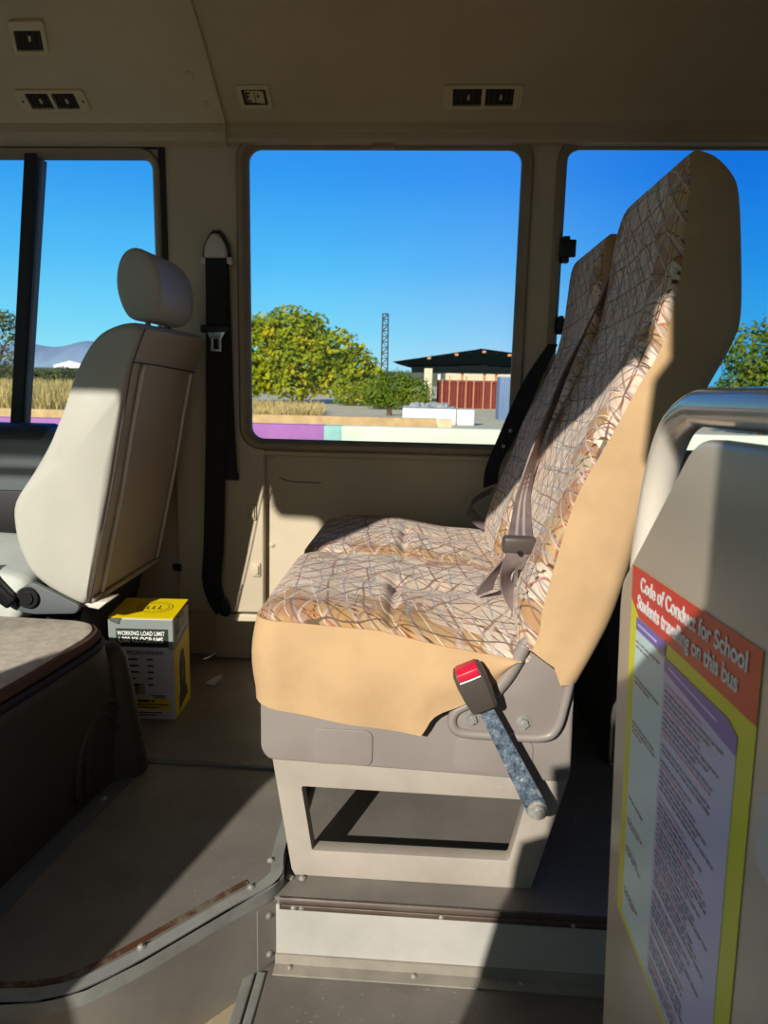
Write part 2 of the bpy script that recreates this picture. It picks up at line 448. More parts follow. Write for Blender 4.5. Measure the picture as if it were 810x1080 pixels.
struct('trim_3', bm, M['trim'], bevel=.002)
bm = B(); box(bm, -1.5, -.262, -.1, 1.02, -.36, -.145); struct('entry_step', bm, M['rusty'], floor)
# joint strip across the platform and wear strip along the engine cover
bm = B(); box(bm, -.64, -.23, 1.392, 1.410, .0195, .0235); struct('trim_4', bm, M['dash'], bevel=.001)
for x in (-.36,): screw(plat, (x, 1.402, .0235), (0, 0, 1), .004)

# far side wall with window openings
YW = 1.985
W2 = rrect(-.512, .228, .630, 1.415, .055)
W3 = rrect(.297, 1.05, .630, 1.415, .055)
W1 = rrect(-2.2, -.720, .640, 1.385, .05)
bm = B(); holed(bm, [(-2.6, .610), (3.0, .610), (3.0, 1.47), (-2.6, 1.47)], [W1, W2, W3], YW, 2.035, 'Y')
wallr = struct('wall_right', bm, M['plastic'])
bm = B(); box(bm, -2.6, 3.0, 2.015, 2.04, -.1, .614); struct('lower_wall_panel', bm, M['plastic'], wallr)
bm = B(); prism(bm, [(1.983, .614), (1.979, .620), (1.985, .624), (2.02, .624), (2.02, .608), (2.012, .606)], -.452, 3.0, 'X')
struct('sill_moulding', bm, M['plastic'], wallr, smooth='auto')
# lower pillar cover with clips
bm = B(); prism(bm, rpoly([(-.70, .155), (-.457, .16), (-.452, .634), (-.70, .630)], .012), 1.986, 2.02, 'Y')
cov = struct('pillar_cover', bm, M['plastic'], wallr, bevel=.006)
bm = B(); prism(bm, rpoly([(-.60, .0), (-.462, .0), (-.462, .150), (-.60, .152)], .01), 1.995, 2.02, 'Y'); struct('pillar_foot_cover', bm, M['plastic'], wallr, bevel=.004)
for x, z in ((-.487, .449), (-.477, .287)):
    bm = B(); box(bm, x-.013, x+.013, 1.980, 1.99, z-.02, z+.02); box(bm, x-.002, x+.009, 1.975, 1.985, z-.013, z+.013)
    obj('coat_clip', bm, M['plastic'], cov, bevel=.003)
bm = B(); box(bm, -.715, -.69, 1.98, 1.99, .275, .295); obj('trim_clip', bm, M['blackpl'], cov, bevel=.003)
screw(wallr, (-.435, 2.015, .60), (0, -1, 0), .009, 'trim_button', 'plastic')
screw(wallr, (-.437, 2.015, .352), (0, -1, 0), .010, 'trim_button', 'plastic')
screw(wallr, (-.485, 1.995, .085), (0, -1, 0), .006)
screw(wallr, (-.475, YW, 1.43-.02), (0, -1, 0), .004)
# thin scratch on the lower wall panel
bm = B(); tube(bm, [(-.418, 2.0148, .545), (-.385, 2.0148, .535), (-.345, 2.0148, .534), (-.30, 2.0148, .533)], .0012, 5); obj('scratch', bm, M['blackpl'], wallr)

def window_ring(name, x0, x1, z0, z1, r, w, gm, extra=0, fm='seal'):
    bm = B(); rings = []
    prof = [(-.006, YW-.004), (.000, YW-.012), (w*.5, YW-.010), (w, YW+.004), (w, YW+.03), (-.006, YW+.03)]
    L = [rrect(x0+i_, x1-i_, z0+i_, z1-i_, max(r-i_, .012), 8) for i_, _ in prof]
    n = len(L[0])
    rings = [[(L[j][k][0], prof[j][1], L[j][k][1]) for j in range(len(prof))] for k in range(n)]
    rings.append(rings[0]); loft(bm, rings, False, False)
    bmesh.ops.remove_doubles(bm, verts=bm.verts[:], dist=1e-5)
    w_ = struct(name, bm, M[fm], smooth='auto')
    bm = B(); g = rrect(x0+w-.002, x1-w+.002, z0+w-.002, z1-w+.002, max(r-w, .012), 8)
    bm.faces.new([bm.verts.new((p[0], YW+.018, p[1])) for p in g])
    obj('glass', bm, M[gm], w_)
    return w_
win2 = window_ring('window_2', -.512, .228, .630, 1.415, .055, .022, 'glassc')
win3 = window_ring('window_3', .297, 1.05, .630, 1.415, .055, .020, 'glassc')
win1 = window_ring('window_1', -2.2, -.720, .640, 1.385, .05, .018, 'glassl')
bm = B(); box(bm, -.17, -.115, YW-.014, YW+.004, 1.388, 1.404); obj('frame_joint', bm, M['seal'], win2, bevel=.003)
# black surround on the rear and upper edge of the driver's window
bm = B(); prism(bm, [(-2.2, 1.386), (-.719, 1.386), (-.719, .70), (-.702, .70), (-.702, 1.403), (-2.2, 1.403)], YW-.006, YW+.002, 'Y')
obj('black_surround', bm, M['rubber'], win1)
# slanting division bar of the driver's window
bm = B(); loft(bm, [[(x-.016, YW-.008, z), (x+.016, YW-.008, z), (x+.016, YW+.03, z), (x-.016, YW+.03, z)] for x, z in ((-1.146, .64), (-1.0525, 1.385))])
obj('division_bar', bm, M['rubber'], win1)
bm = B(); loft(bm, [[(x-.003, YW-.004, z), (x+.003, YW-.004, z), (x+.003, YW+.02, z), (x-.003, YW+.02, z)] for x, z in ((-1.120, .66), (-1.028, 1.36))])
obj('glass_edge', bm, M['dash'], win1)
# catches on the rear window
for x, z, s in ((.327, 1.150, 1), (.325, .965, .72)):
    bm = B(); box(bm, x-.012*s, x+.006*s, YW-.016, YW+.01, z-.032*s, z+.032*s); box(bm, x-.02*s, x+.020*s, YW-.026, YW-.012, z-.02*s, z+.022*s)
    box(bm, x-.03*s, x-.01, YW-.010, YW+.01, z-.008, z+.012)
    obj('window_catch', bm, M['blackpl'], win3, bevel=.003)

# rails above the windows
bm = B(); prism(bm, [(1.962, 1.398), (1.955, 1.404), (1.957, 1.420), (1.951, 1.423), (1.953, 1.440), (1.949, 1.443), (1.951, 1.452), (1.99, 1.455), (1.99, 1.396)], -.534, 3.0, 'X')
struct('trim_5', bm, M['railm'], smooth='auto', angle=25)
bm = B(); prism(bm, [(1.968, 1.390), (1.950, 1.397), (1.942, 1.414), (1.944, 1.448), (1.952, 1.458), (1.99, 1.46), (1.99, 1.39)], -2.6, -.534, 'X')
t6 = struct('trim_6', bm, M['railm'], smooth='auto', angle=25)
for x in (-1.118, -.552): screw(t6, (x, 1.943, 1.424), (0, -1, 0), .012, 'trim_button', 'railm')
bm = B(); cyl(bm, (-.835, 1.945, 1.424), (0, -1, 0), .004, .002); obj('screw_hole', bm, M['ventd'], t6)

# ceiling cove
PROF = [(1.97, 1.41), (1.955, 1.44), (1.86, 1.5), (1.70, 1.60), (1.45, 1.70), (1.1, 1.76), (.5, 1.80), (.1, 1.80), (-.10, 1.74), (-.155, 1.68)]
def cove(bm, x0, x1, off, th=.03):
    P = [Vector((0, a, b)) for a, b in PROF]
    P = [P[0], P[1]]+cr([tuple(p) for p in P[2:]], 6)
    prev = []
    for i, p in enumerate(P):
        t = (P[min(i+1, len(P)-1)]-P[max(i-1, 0)]).normalized(); n = Vector((0, -t.z, t.y))  # inward-down
        if n.z > 0 and i < 30: n = -n
        prev.append((p+n*off, p-n*th))
    rows = [a for a, b in prev]+[b for a, b in reversed(prev)]
    loft(bm, [[(x, r.y, r.z) for r in rows] for x in (x0, x1)])
bm = B(); cove(bm, -.6, 3.0, 0); ceiling = struct('ceiling', bm, M['headlining'], smooth='auto')
bm = B(); cove(bm, -2.6, -.533, .010); oh = struct('overhead_front_panel', bm, M['overhead'], ceiling, smooth='auto')

def surf(y):
    """point on the cove at depth y and its inward normal"""
    for (a, b), (c, e) in zip(PROF, PROF[1:]):
        if c <= y <= a:
            t = (y-a)/(c-a); tan = Vector((0, c-a, e-b)).normalized()
            return Vector((0, y, b+(e-b)*t)), Vector((0, -tan.z, tan.y))*(-1 if tan.y > 0 else 1), tan
def frame_at(x, y, off=0):
    p, n, tan = surf(y)
    if n.z > 0: n = -n
    Mx = Matrix(((1, 0, 0), (0, 1, 0), (0, 0, 1)))
    u = Vector((1, 0, 0)); v = tan if tan.z > 0 else -tan
    return Matrix((( u.x, v.x, n.x, x), (u.y, v.y, n.y, p.y+n.y*off), (u.z, v.z, n.z, p.z+n.z*off), (0, 0, 0, 1)))
def put(bm, Mx):
    for v in bm.verts: v.co = Mx @ v.co
    return bm
for x, y in ((-.585, 1.84), (-.57, 1.905)):
    Mx = frame_at(x, y, .010); bm = B(); cyl(bm, (0, 0, 0), (0, 0, 1), .011, .004, 16, .008); put(bm, Mx); obj('trim_button', bm, M['overhead'], oh, smooth='auto')

M['louvre'] = mat('vent_louvre', S(74, 62, 50), .5, var=.05)
def vent(label, x, y, off, W, H, cells, skew=0, single=False):
    Mx = frame_at(x, y, off)
    t = thing('air_vent', label, 'air vent', Mx @ Vector((0, 0, 0)), 'ceiling air vents')
    sk = lambda bm: put(put(bm, Matrix(((1, -skew, 0, 0), (0, 1, 0, 0), (0, 0, 1, 0), (0, 0, 0, 1)))), Mx)
    cw = [(a, b) for a, b in cells]
    hs = [rrect(a, b, -H*.37, H*.37 if not single else H*.24, .002, 2) for a, b in cw]
    bm = B(); holed(bm, rrect(-W/2, W/2, -H/2, H/2, .008), [list(reversed(h)) for h in hs], -.004, .007, 'Z'); obj('vent_frame', sk(bm), M['ventf'], t, bevel=.0015)
    for a, b in cw:
        bm = B(); box(bm, a-.001, b+.001, -H*.38, H*.38, -.004, .0008); obj('vent_cavity', sk(bm), M['ventd'], t)
        n = 5
        for k in range(n):
            c = a+(b-a)*(k+.5)/n; bm = B()
            loft(bm, [[(c-.0006, yy, .0055), (c+.0006, yy, .0055), (c+.003, yy, .0009), (c+.0018, yy, .0009)] for yy in (-H*.31, H*.31 if not single else H*.21)])
            obj('louvre', sk(bm), M['louvre'], t)
        c = a+(b-a)*.55; bm = B(); box(bm, c-.003, c+.003, -.006, .006, .002, .0075); obj('louvre_tab', sk(bm), M['ventf'], t, bevel=.001)
    return t, Mx, sk
t, Mx, sk = vent('wide beige twin air vent above the patterned seat', .096, 1.893, 0, .185, .062, [(-.070, -.003), (.006, .072)])
t, Mx, sk = vent('beige twin air vent with slanted ends over the driver window', -.940, 1.893, .010, .170, .058, [(-.062, -.005), (.003, .060)], 0)
for x in (-.075, .075): 
    bm = B(); cyl(bm, (x, 0, .006), (0, 0, 1), .003, .0015); obj('vent_screw', sk(bm), M['ventd'], t)
vent('small square air vent high on the front overhead panel, topmost of the vents', -.922, 1.76, .010, .080, .078, [(-.032, .030)], -.3, True)
# switch plate
Mx = frame_at(-.446, 1.893)
sw = thing('switch_plate', 'small beige switch plate above the middle window', 'switch', Mx @ Vector((0, 0, 0)))
bm = B(); holed(bm, rrect(-.039, .039, -.031, .031, .004, 3), [list(reversed(rrect(-.029, .029, -.021, .021, .002, 2)))], -.004, .005, 'Z'); obj('switch_frame', put(bm, Mx), M['ventf'], sw, bevel=.001)
bm = B(); holed(bm, rrect(-.029, .029, -.021, .021, .002, 2), [list(reversed(rrect(-.024, .024, -.017, .017, .002, 2)))], -.005, .003, 'Z'); obj('switch_bezel', put(bm, Mx), M['ventd'], sw)
bm = B(); loft(bm, [[(-.023, yy, .0), (0, yy, .002), (.023, yy, .006), (.023, yy, -.004), (-.023, yy, -.004)] for yy in (-.016, .016)]); obj('rocker', put(bm, Mx), M['ventf'], sw)
bm = B()
for a, b, c, d in ((-.021, -.018, -.012, .012), (-.018, -.010, .009, .011), (-.018, -.013, .0, .002), (-.018, -.010, -.012, -.010), (.0, .0012, -.014, .014), (.008, .0095, -.002, .010), (.005, .0125, .003, .0045)):
    box(bm, a, b, c, d, .0015+max(0, (a)*.17)+.0, .0035+max(0, a*.17))
obj('switch_marks', put(bm, Mx), M['ventd'], sw)

# kerb-side wall (behind the camera): door opening with its rear edge shaped to cast a person's shadow, front window, rear windows
door_silhouette = [(-.835, -.14), (-.838, .45), (-.842, .511), (-.857, .582), (-.884, .672), (-.920, .791), (-.925, .90), (-.905, 1.50), (-.215, 1.50), (-.21, 1.48), (-.200, 1.58), (-.170, 1.58), (-.160, 1.47), (-.180, 1.44), (-.185, 1.33), (-.12, 1.22), (-.068, 1.15), (-.066, 1.014), (-.094, .999), (-.125, .99), (-.148, .974),
        (-.24, .958), (-.262, .948), (-.260, .860), (-.290, .853), (-.284, .786), (-.293, .735), (-.334, .719), (-.343, .672), (-.349, .60), (-.372, .496), (-.365, .2), (-.36, -.14)]  # rear edge follows a standing body; slit added for a sliver of sun
fw = rpoly([(-2.25, .90), (-1.172, .90), (-1.174, 1.56), (-1.31, 1.563), (-1.33, 1.655), (-2.15, 1.655)], [.05, .04, .05, .01, .01, .06])  # stepped top edge shaped to set the sunlit height on the driver seat
rw = [rrect(x, x+.8, .66, 1.4, .05, 4) for x in (.95, 1.85)]
bm = B()
outer = [(-2.6, -.6), (-.835, -.6)]+door_silhouette+[(-.36, -.6), (2.95, -.6), (2.95, 1.74), (-2.6, 1.74)]
holed(bm, outer, [list(reversed(h)) for h in [fw]+rw], -.16, -.12, 'Y')
struct('wall_left_shadow_edge', bm, M['plastic'])
bm = B(); holed(bm, [(-.2, -.7), (2.05, -.7), (2.05, 1.85), (-.2, 1.85)], [list(reversed(rrect(-.02, 1.87, .72, 1.55, .08)))], -2.64, -2.6, 'X'); struct('wall_front', bm, M['plastic'])
bm = B(); holed(bm, [(-.2, -.7), (2.05, -.7), (2.05, 1.85), (-.2, 1.85)], [list(reversed(rrect(.1, 1.8, .75, 1.4, .08)))], 3.0, 3.04, 'X'); struct('wall_rear', bm, M['plastic'])
# ------------------------------------------------------------------ passenger seat
def seam(x):   # height of the aisle-side seam of the near cushion
    pts = [(-.30, .452), (-.256, .455), (-.21, .4545), (-.07, .447), (.03, .426), (.13, .412), (.2, .405)]
    for (a, b), (c, d) in zip(pts, pts[1:]):
        if a <= x <= c: return b+(d-b)*(x-a)/(c-a)
    return pts[-1][1]
def sdrr(x, y, x0, x1, y0, y1, r):
    cx, cy = (x0+x1)/2, (y0+y1)/2; hx, hy = (x1-x0)/2-r, (y1-y0)/2-r
    dx, dy = abs(x-cx)-hx, abs(y-cy)-hy
    return math.hypot(max(dx, 0), max(dy, 0))+min(max(dx, dy), 0)-r
def cushion_bm(y0, y1, far=False):
    x0, x1, r = -.262, .185, .05
    bm = B(); nx, ny = 110, 60; g = []
    for i in range(nx+1):
        row = []
        for j in range(ny+1):
            # concentrate rows near the borders
            u = .5-.5*math.cos(PI*i/nx); v = .5-.5*math.cos(PI*j/ny)
            x = x0+(x1-x0)*u; y = y0+(y1-y0)*v
            d = sdrr(x, y, x0, x1, y0, y1, r)
            if d > 0:   # pull corner points onto the rounded border
                cx = min(max(x, x0+r), x1-r); cy = min(max(y, y0+r), y1-r)
                q = Vector((x-cx, y-cy)).normalized()*r; x, y = cx+q.x, cy+q.y; d = 0
            d = -d
            k = min(d/.055, 1); h = math.sqrt(max(0, 1-(1-k)**2))
            crown = .018+.022*min(max((x+.25)/.35, 0), 1)*min(max((y-y0)/.12, 0), 1)
            z = seam(x)+h*crown
            z -= .013*math.exp(-((x+.05+.02*(y-y0))/.009)**2)*min(1, d/.015)*max(0, 1-max(0, y-y0-.16)/.12)
            z -= .010*math.exp(-((y-(y0+.20))/.03)**2)*math.exp(-((x+.02)/.12)**2)
            z += .004*math.sin(17*x+9*y)*h
            row.append(bm.verts.new((x, y, z)))
        g.append(row)
    for i in range(nx):
        for j in range(ny): bm.faces.new((g[i][j], g[i+1][j], g[i+1][j+1], g[i][j+1]))
    border = [g[i][0] for i in range(nx+1)]+[g[nx][j] for j in range(1, ny+1)]+[g[i][ny] for i in range(nx-1, -1, -1)]+[g[0][j] for j in range(ny-1, 0, -1)]
    lo = [bm.verts.new((v.co.x*.96+.0, v.co.y+(.02 if v.co.y < (y0+y1)/2 else -.02), seam(v.co.x)-.05)) for v in border]; n = len(border)
    for i in range(n): bm.faces.new((border[i], border[(i+1) % n], lo[(i+1) % n], lo[i]))
    bm.faces.new(lo)
    bmesh.ops.remove_doubles(bm, verts=bm.verts[:], dist=1e-5)
    return bm
seat = thing('double_seat', 'high-backed double passenger seat in patterned cream fabric with tan sides', 'seat', (0, 1.5, 0))
def interp(pts, x):
    if x <= pts[0][0]: return pts[0][1]
    for (a, b), (c, d) in zip(pts, pts[1:]):
        if a <= x <= c: return b+(d-b)*(x-a)/max(c-a, 1e-6)
    return pts[-1][1]
SKB = [(-.30, .316), (-.262, .316), (-.213, .307), (-.065, .287), (-.02, .281), (.003, .278), (.006, .290), (.010, .300), (.018, .311), (.03, .320), (.064, .334), (.09, .350), (.115, .374), (.14, .405), (.2, .41)]
def skirt_bm(y0, y1, far=False):
    """tan cloth that wraps the aisle side, the front and the inner side of a cushion"""
    x0, r = -.266, .045; path = []
    for k in range(56):
        path.append((.146-(.146-(x0+r))*k/55, y0-.004))
    for k in range(1, 9):
        a = PI/2*k/9; path.append((x0+r-r*math.sin(a), y0-.004+r-r*math.cos(a)))
    for k in range(14): path.append((x0, y0-.004+r+(y1-y0-2*r+.008)*k/13))
    for k in range(1, 9):
        a = PI/2*k/9; path.append((x0+r-r*math.cos(a), y1+.004-r+r*math.sin(a)))
    for k in range(6): path.append((x0+r+.06*k, y1+.004))
    bm = B(); rings = []
    n = len(path)
    for i, (x, y) in enumerate(path):
        a = Vector(path[max(i-1, 0)]); b_ = Vector(path[min(i+1, n-1)]); t = (b_-a).normalized(); nr = Vector((-t.y, t.x))
        if i < 30: nr = Vector((0, -1))
        elif nr.dot(Vector((x-0, y-(y0+y1)/2))) < 0: nr = -nr
        zt = seam(x)-.001; zb = interp(SKB, x) if not (i > 60) else .316
        ring = []
        m = 7
        for j in range(m+1):
            q = j/m; bul = .010*math.sin(PI*min(q*1.1, 1))*.8+.003*math.sin(x*40)*q
            p = Vector((x, y))+nr*(bul-.002)
            ring.append((p.x, p.y, zt+(zb-zt)*q))
        for j in range(m, -1, -1):
            q = j/m; bul = .010*math.sin(PI*min(q*1.1, 1))*.8+.003*math.sin(x*40)*q
            p = Vector((x, y))+nr*(bul-.006)
            ring.append((p.x, p.y, zt+(zb-zt)*q))
        rings.append(ring)
    loft(bm, rings); return bm
def back_rows():
    rows = [((.160, .425), (.142, .43), (.236, .372)), ((.170, .455), (.140, .46), (.262, .43)), ((.174, .498), (.145, .50), (.284, .490)), ((.199, .612), (.180, .60), (.314, .615)),
            ((.216, .667), (.203, .66), (.327, .66)), ((.250, .735), (.230, .745), (.352, .735)), ((.285, .81), (.262, .81), (.387, .81)),
            ((.308, .853), (.285, .86), (.414, .868)), ((.322, .904), (.302, .91), (.423, .905)), ((.330, .975), (.314, .97), (.417, .975)),
            ((.332, 1.049), (.322, 1.04), (.405, 1.06)), ((.334, 1.095), (.328, 1.088), (.392, 1.096)), ((.338, 1.114), (.336, 1.114), (.376, 1.115)), ((.346, 1.123), (.346, 1.124), (.358, 1.123))]
    flat = [(a[0], a[1], 0) for a, b, c in rows]; F = [(b[0], b[1], 0) for a, b, c in rows]; R_ = [(c[0], c[1], 0) for a, b, c in rows]
    return list(zip(cr(flat, 5), cr(F, 5), cr(R_, 5)))
def backrest_parts(y0, y1, parent, rot=0, sz=1):
    rows = []
    for tr_ in back_rows():
        out = []
        for v in tr_:
            dx, dz = v.x-.2, v.y-.45; out.append(Vector((.2+dx*math.cos(rot)-dz*math.sin(rot), .45+(dx*math.sin(rot)+dz*math.cos(rot))*(sz if dz > 0 else 1), 0)))
        rows.append(out); n = len(rows); front = []; cover = []
    for i, (s, f, r) in enumerate(rows):
        zz = s.y; ins = 0
        if zz > 1.06: ins = .03*((zz-1.06)/.064)**2.2
        a, b = y0+ins, y1-ins; row = []
        for j in range(33):
            v = .5-.5*math.cos(PI*j/32); y = a+(b-a)*v; e = min(v, 1-v)*(b-a)
            g = math.sqrt(max(0, 1-(1-min(e/.045, 1))**2))       # bolster rise
            dip = .40*min(max((e-.06)/.06, 0), 1)*(1 if .5 < zz < 1.02 else .4)
            k = g-dip*.5
            lb = .012*math.exp(-((zz-.77)/.03)**2)*min(e/.08, 1)  # lumbar crease
            x = s.x+(f.x-s.x)*k+lb*.5; z = s.y+(f.y-s.y)*g
            row.append((x, y, z))
        front.append(row)
        c = []
        wd = r.x-s.x; rr = min(.03, wd*.45)
        for (q, yy) in ((0, a), (.25, a-.002), (.5, a-.003), (.75, a-.001)):
            c.append((s.x+(wd-rr)*q, yy, s.y+(r.y-s.y)*q*(wd-rr)/max(wd, 1e-5)))
        for k in range(7):
            t = PI/2*k/6; c.append((r.x-rr+rr*math.sin(t), a+rr*(1-math.cos(t)), r.y))
        for k in range(6, -1, -1):
            t = PI/2*k/6; c.append((r.x-rr+rr*math.sin(t), b-rr*(1-math.cos(t)), r.y))
        for (q, yy) in ((.75, b+.001), (.5, b+.003), (.25, b+.002), (0, b)):
            c.append((s.x+(wd-rr)*q, yy, s.y+(r.y-s.y)*q*(wd-rr)/max(wd, 1e-5)))
        cover.append(c)
    bm = B(); R = loft(bm, front, closed=False)
    bk = obj('backrest', bm, M['fabric'], parent, smooth=True)
    bm = B(); R = loft(bm, cover, closed=False)
    # close bottom and top between seam, front row and rear
    top = [bm.verts.new(p) for p in front[-1][1:-1]]
    bm.faces.new(R[-1]+list(reversed(top)))
    bot = [bm.verts.new(p) for p in front[0][1:-1]]
    bm.faces.new(R[0]+list(reversed(bot)))
    obj('back_cover', bm, M['tan'], bk, smooth='auto', angle=50, label='plain tan cloth side and rear of the backrest')
    return bk
for (y0, y1) in ((1.066, 1.485), (1.505, 1.885)):
    c = obj('cushion', cushion_bm(y0, y1), M['fabric'], seat, smooth=True)
    obj('cushion_skirt', skirt_bm(y0, y1), M['tan'], c, smooth='auto', angle=60, label='plain tan cloth skirt below the patterned cushion top')
nb = backrest_parts(1.062, 1.466, seat, 0, 1.018)
fb = backrest_parts(1.502, 1.85, seat, math.radians(1.2), .965)
# plastic base
bm = B(); prism(bm, rpoly([(-.257, .35), (-.257, .23), (-.245, .213), (-.005, .207), (.222, .200), (.236, .21), (.232, .374)], [.004, .012, .012, .002, .01, .01, .01]), 1.088, 1.90, 'Y')
sh = obj('seat_base', bm, M['shell'], seat, bevel=.006)
for x0, x1, z0, z1 in ((-.173, -.077, .212, .272), (.053, .175, .210, .268)):
    bm = B(); prism(bm, rrect(x0, x1, z0, z1, .012), 1.0855, 1.092, 'Y'); obj('cover_plate', bm, M['bracket'], sh, bevel=.001)
bm = B(); cyl(bm, (-.001, 1.089, .296), (0, -1, 0), .007, .004, 16); obj('base_plug', bm, M['blackpl'], sh, smooth='auto')
# steel frame: aisle side with opening, wall side, cross bars
fo = [(-.243, .222), (-.208, .0), (.187, .0), (.237, .205)]
fi = [(-.193, .162), (-.175, .047), (.149, .049), (.172, .159)]
for y0, y1 in ((1.10, 1.128), (1.84, 1.868)):
    bm = B(); holed(bm, rpoly(fo, .004, 2), [list(reversed(rpoly(fi, .004, 2)))], y0, y1, 'Y')
    obj('side_frame', bm, M['frame'], seat, bevel=.003)
for x, z in ((-.2, .185), (.195, .185)):
    bm = B(); box(bm, x-.012, x+.012, 1.128, 1.84, z-.015, z+.015); obj('cross_bar', bm, M['frame'], seat)
# hinge bracket with rolled rim
pl = [(.160, .445), (.142, .418), (.128, .380), (.110, .352), (.078, .334), (.052, .318), (.047, .298), (.062, .283), (.120, .281), (.186, .282), (.207, .300), (.216, .34), (.226, .395), (.240, .42)]
bm = B(); prism(bm, pl, 1.074, 1.090, 'Y')
br = obj('hinge_bracket', bm, M['bracket'], seat, bevel=.002)
bm = B(); tube(bm, [(a, 1.074, b) for a, b in pl], .0075, 12, 5); obj('bracket_rim', bm, M['bracket'], br, smooth=True)
bm = B(); tube(bm, [(.151, 1.071, .432), (.140, 1.071, .405), (.126, 1.071, .378), (.108, 1.071, .352)], .0105, 12, 6); obj('bracket_neck', bm, M['bracket'], br, smooth=True)
for x, z in ((.076, .308), (.155, .305)):
    bm = B(); cyl(bm, (x, 1.0745, z), (0, -1, 0), .0125, .002, 24); cyl(bm, (x, 1.0725, z), (0, -1, 0), .0085, .006, 6); cyl(bm, (x, 1.0665, z), (0, -1, 0), .004, .002, 12)
    obj('bolt', bm, M['bolt'], br, smooth='auto', angle=30)
# buckle on its steel stalk
YB = 1.03
bm = B(); sd = Vector((.177-.088, .187-.345)).normalized(); pp = Vector((-sd.y, sd.x))
a = Vector((.090, .350)); e = Vector((.178, .186)); out = []
w0, w1 = .0105, .0165
pts = [a+pp*w0, a-pp*w0]
arc = [e-pp*w1*math.cos(t)+sd*w1*math.sin(t) for t in [PI*k/10 for k in range(11)]]
prism(bm, [tuple(p) for p in pts+arc], YB, YB+.004, 'Y')
st = obj('buckle_stalk', bm, M['zinc'], seat, bevel=.001)
bm = B(); cyl(bm, (e.x, YB, e.y), (0, -1, 0), .0155, .0025, 24); cyl(bm, (e.x, YB-.002, e.y), (0, -1, 0), .0118, .006, 6); cyl(bm, (e.x, YB-.008, e.y), (0, -1, 0), .006, .003, 16)
cyl(bm, (e.x, YB+.004, e.y), (0, 1, 0), .008, .075, 12)
obj('stalk_bolt', bm, M['bolt'], st, smooth='auto', angle=30)
# buckle head: tapered block, long axis along the stalk
hd = Vector((-.43, .90)).normalized(); hp = Vector((hd.y, -hd.x))
base = Vector((.093, .343)); rings = []
for q, wl, wr, d0, d1 in ((0, .017, .017, .006, .0), (.004, .0195, .0195, .012, .004), (.02, .0215, .0215, .016, .006), (.05, .0235, .0225, .017, .007), (.068, .0225, .0215, .015, .006), (.074, .0195, .019, .011, .003)):
    c = base+hd*q; l = c-hp*wl; r = c+hp*wr
    P = []
    for (p2, yy) in ((l, YB+.006+d1), (l, YB-d0*.6), (l+hp*.004, YB-d0), (r-hp*.004, YB-d0), (r, YB-d0*.6), (r, YB+.006+d1), (r-hp*.004, YB+.008+d1), (l+hp*.004, YB+.008+d1)):
        P.append((p2.x, yy, p2.y))
    rings.append(P)
bm = B(); loft(bm, rings); obj('buckle', bm, M['greybuckle'], st, smooth='auto', bevel=.0012)
bm = B(); c0 = base+hd*.060; c1 = base+hd*.0735
loft(bm, [[(c.x-hp.x*.016, y, c.y-hp.y*.016), (c.x+hp.x*.016, y, c.y+hp.y*.016), (c.x+hp.x*.016, y+.02, c.y+hp.y*.016), (c.x-hp.x*.016, y+.02, c.y-hp.y*.016)] for c, y in ((c0, YB-.018), (base+hd*.070, YB-.0165), (c1+hd*.002, YB-.009))])
obj('release_button', bm, M['red'], st, bevel=.001)
bm = B(); cc = base+hd*.0585; tube(bm, [(cc.x-hp.x*.016, YB-.0185, cc.y-hp.y*.016), (cc.x, YB-.0195, cc.y), (cc.x+hp.x*.016, YB-.0185, cc.y+hp.y*.016)], .0012, 6); obj('buckle_lip', bm, M['inkw'], st)
# seat belts of both places
M['belt'] = None
def beltmat():
    t = NT('striped_webbing'); sp = t.new('ShaderNodeSeparateXYZ'); t.link(t.tc.outputs['Object'], sp.inputs[0])
    f = t.noise(600, 2)
    c = t.mix(t.ramp(t.noise(30, 2).outputs[0], (.4, 0), (.6, 1)), S(124, 110, 108), S(138, 122, 120))
    c = t.mix(t.math('MULTIPLY', f.outputs[0], .3), c, S(80, 70, 70)); t.link(c, t.b.inputs['Base Color'])
    t.b.inputs['Roughness'].default_value = .6; t.bump(f.outputs[0], .3, .001); return t.m
M['belt'] = beltmat()
M['stripe'] = mat('belt_stripe', S(186, 172, 168), .7, var=.05)
def belt(front, W, tongue, label=None):
    bm = B(); strap(bm, front, W, None, .0016, 8); s = obj('seat_belt', bm, M['belt'], seat, smooth='auto')
    for k in (-.30, .30):
        bm = B(); strap(bm, [tuple(Vector(p)+Vector(w)*k+Vector((-.0007, -.0007, .0004))) for p, w in zip(front, W)], [tuple(Vector(w)*.13) for w in W], None, .0016, 8); obj('belt_stripe', bm, M['stripe'], s, smooth='auto')
    return s
# near place: down the inner bolster to the tongue, then a folded tail on the cushion
s1 = belt([(.335, 1.492, 1.03), (.299, 1.474, .943), (.252, 1.440, .843), (.220, 1.400, .766), (.193, 1.378, .697), (.172, 1.345, .622), (.160, 1.27, .588), (.150, 1.185, .572)], [(.005, .024, .003), (.005, .024, .003), (.008, .023, 0), (.009, .022, 0), (.010, .021, 0), (.014, .017, 0), (.018, .010, 0), (.020, .004, 0)], None)
bm = B(); box(bm, .120, .173, 1.158, 1.182, .549, .577)
obj('tongue_cover', bm, M['greybuckle'], s1, bevel=.006)
bm = B(); holed(bm, rrect(.142, .160, .492, .552, .003, 3), [list(reversed(rrect(.147, .155, .498, .522, .002, 2)))], 1.170, 1.173, 'Y')
obj('tongue', bm, M['chrome'], s1, label='bright metal belt tongue')
bm = B(); cyl(bm, (.147, 1.157, .552), (0, -1, 0), .004, .002); obj('belt_stud', bm, M['blackpl'], s1)
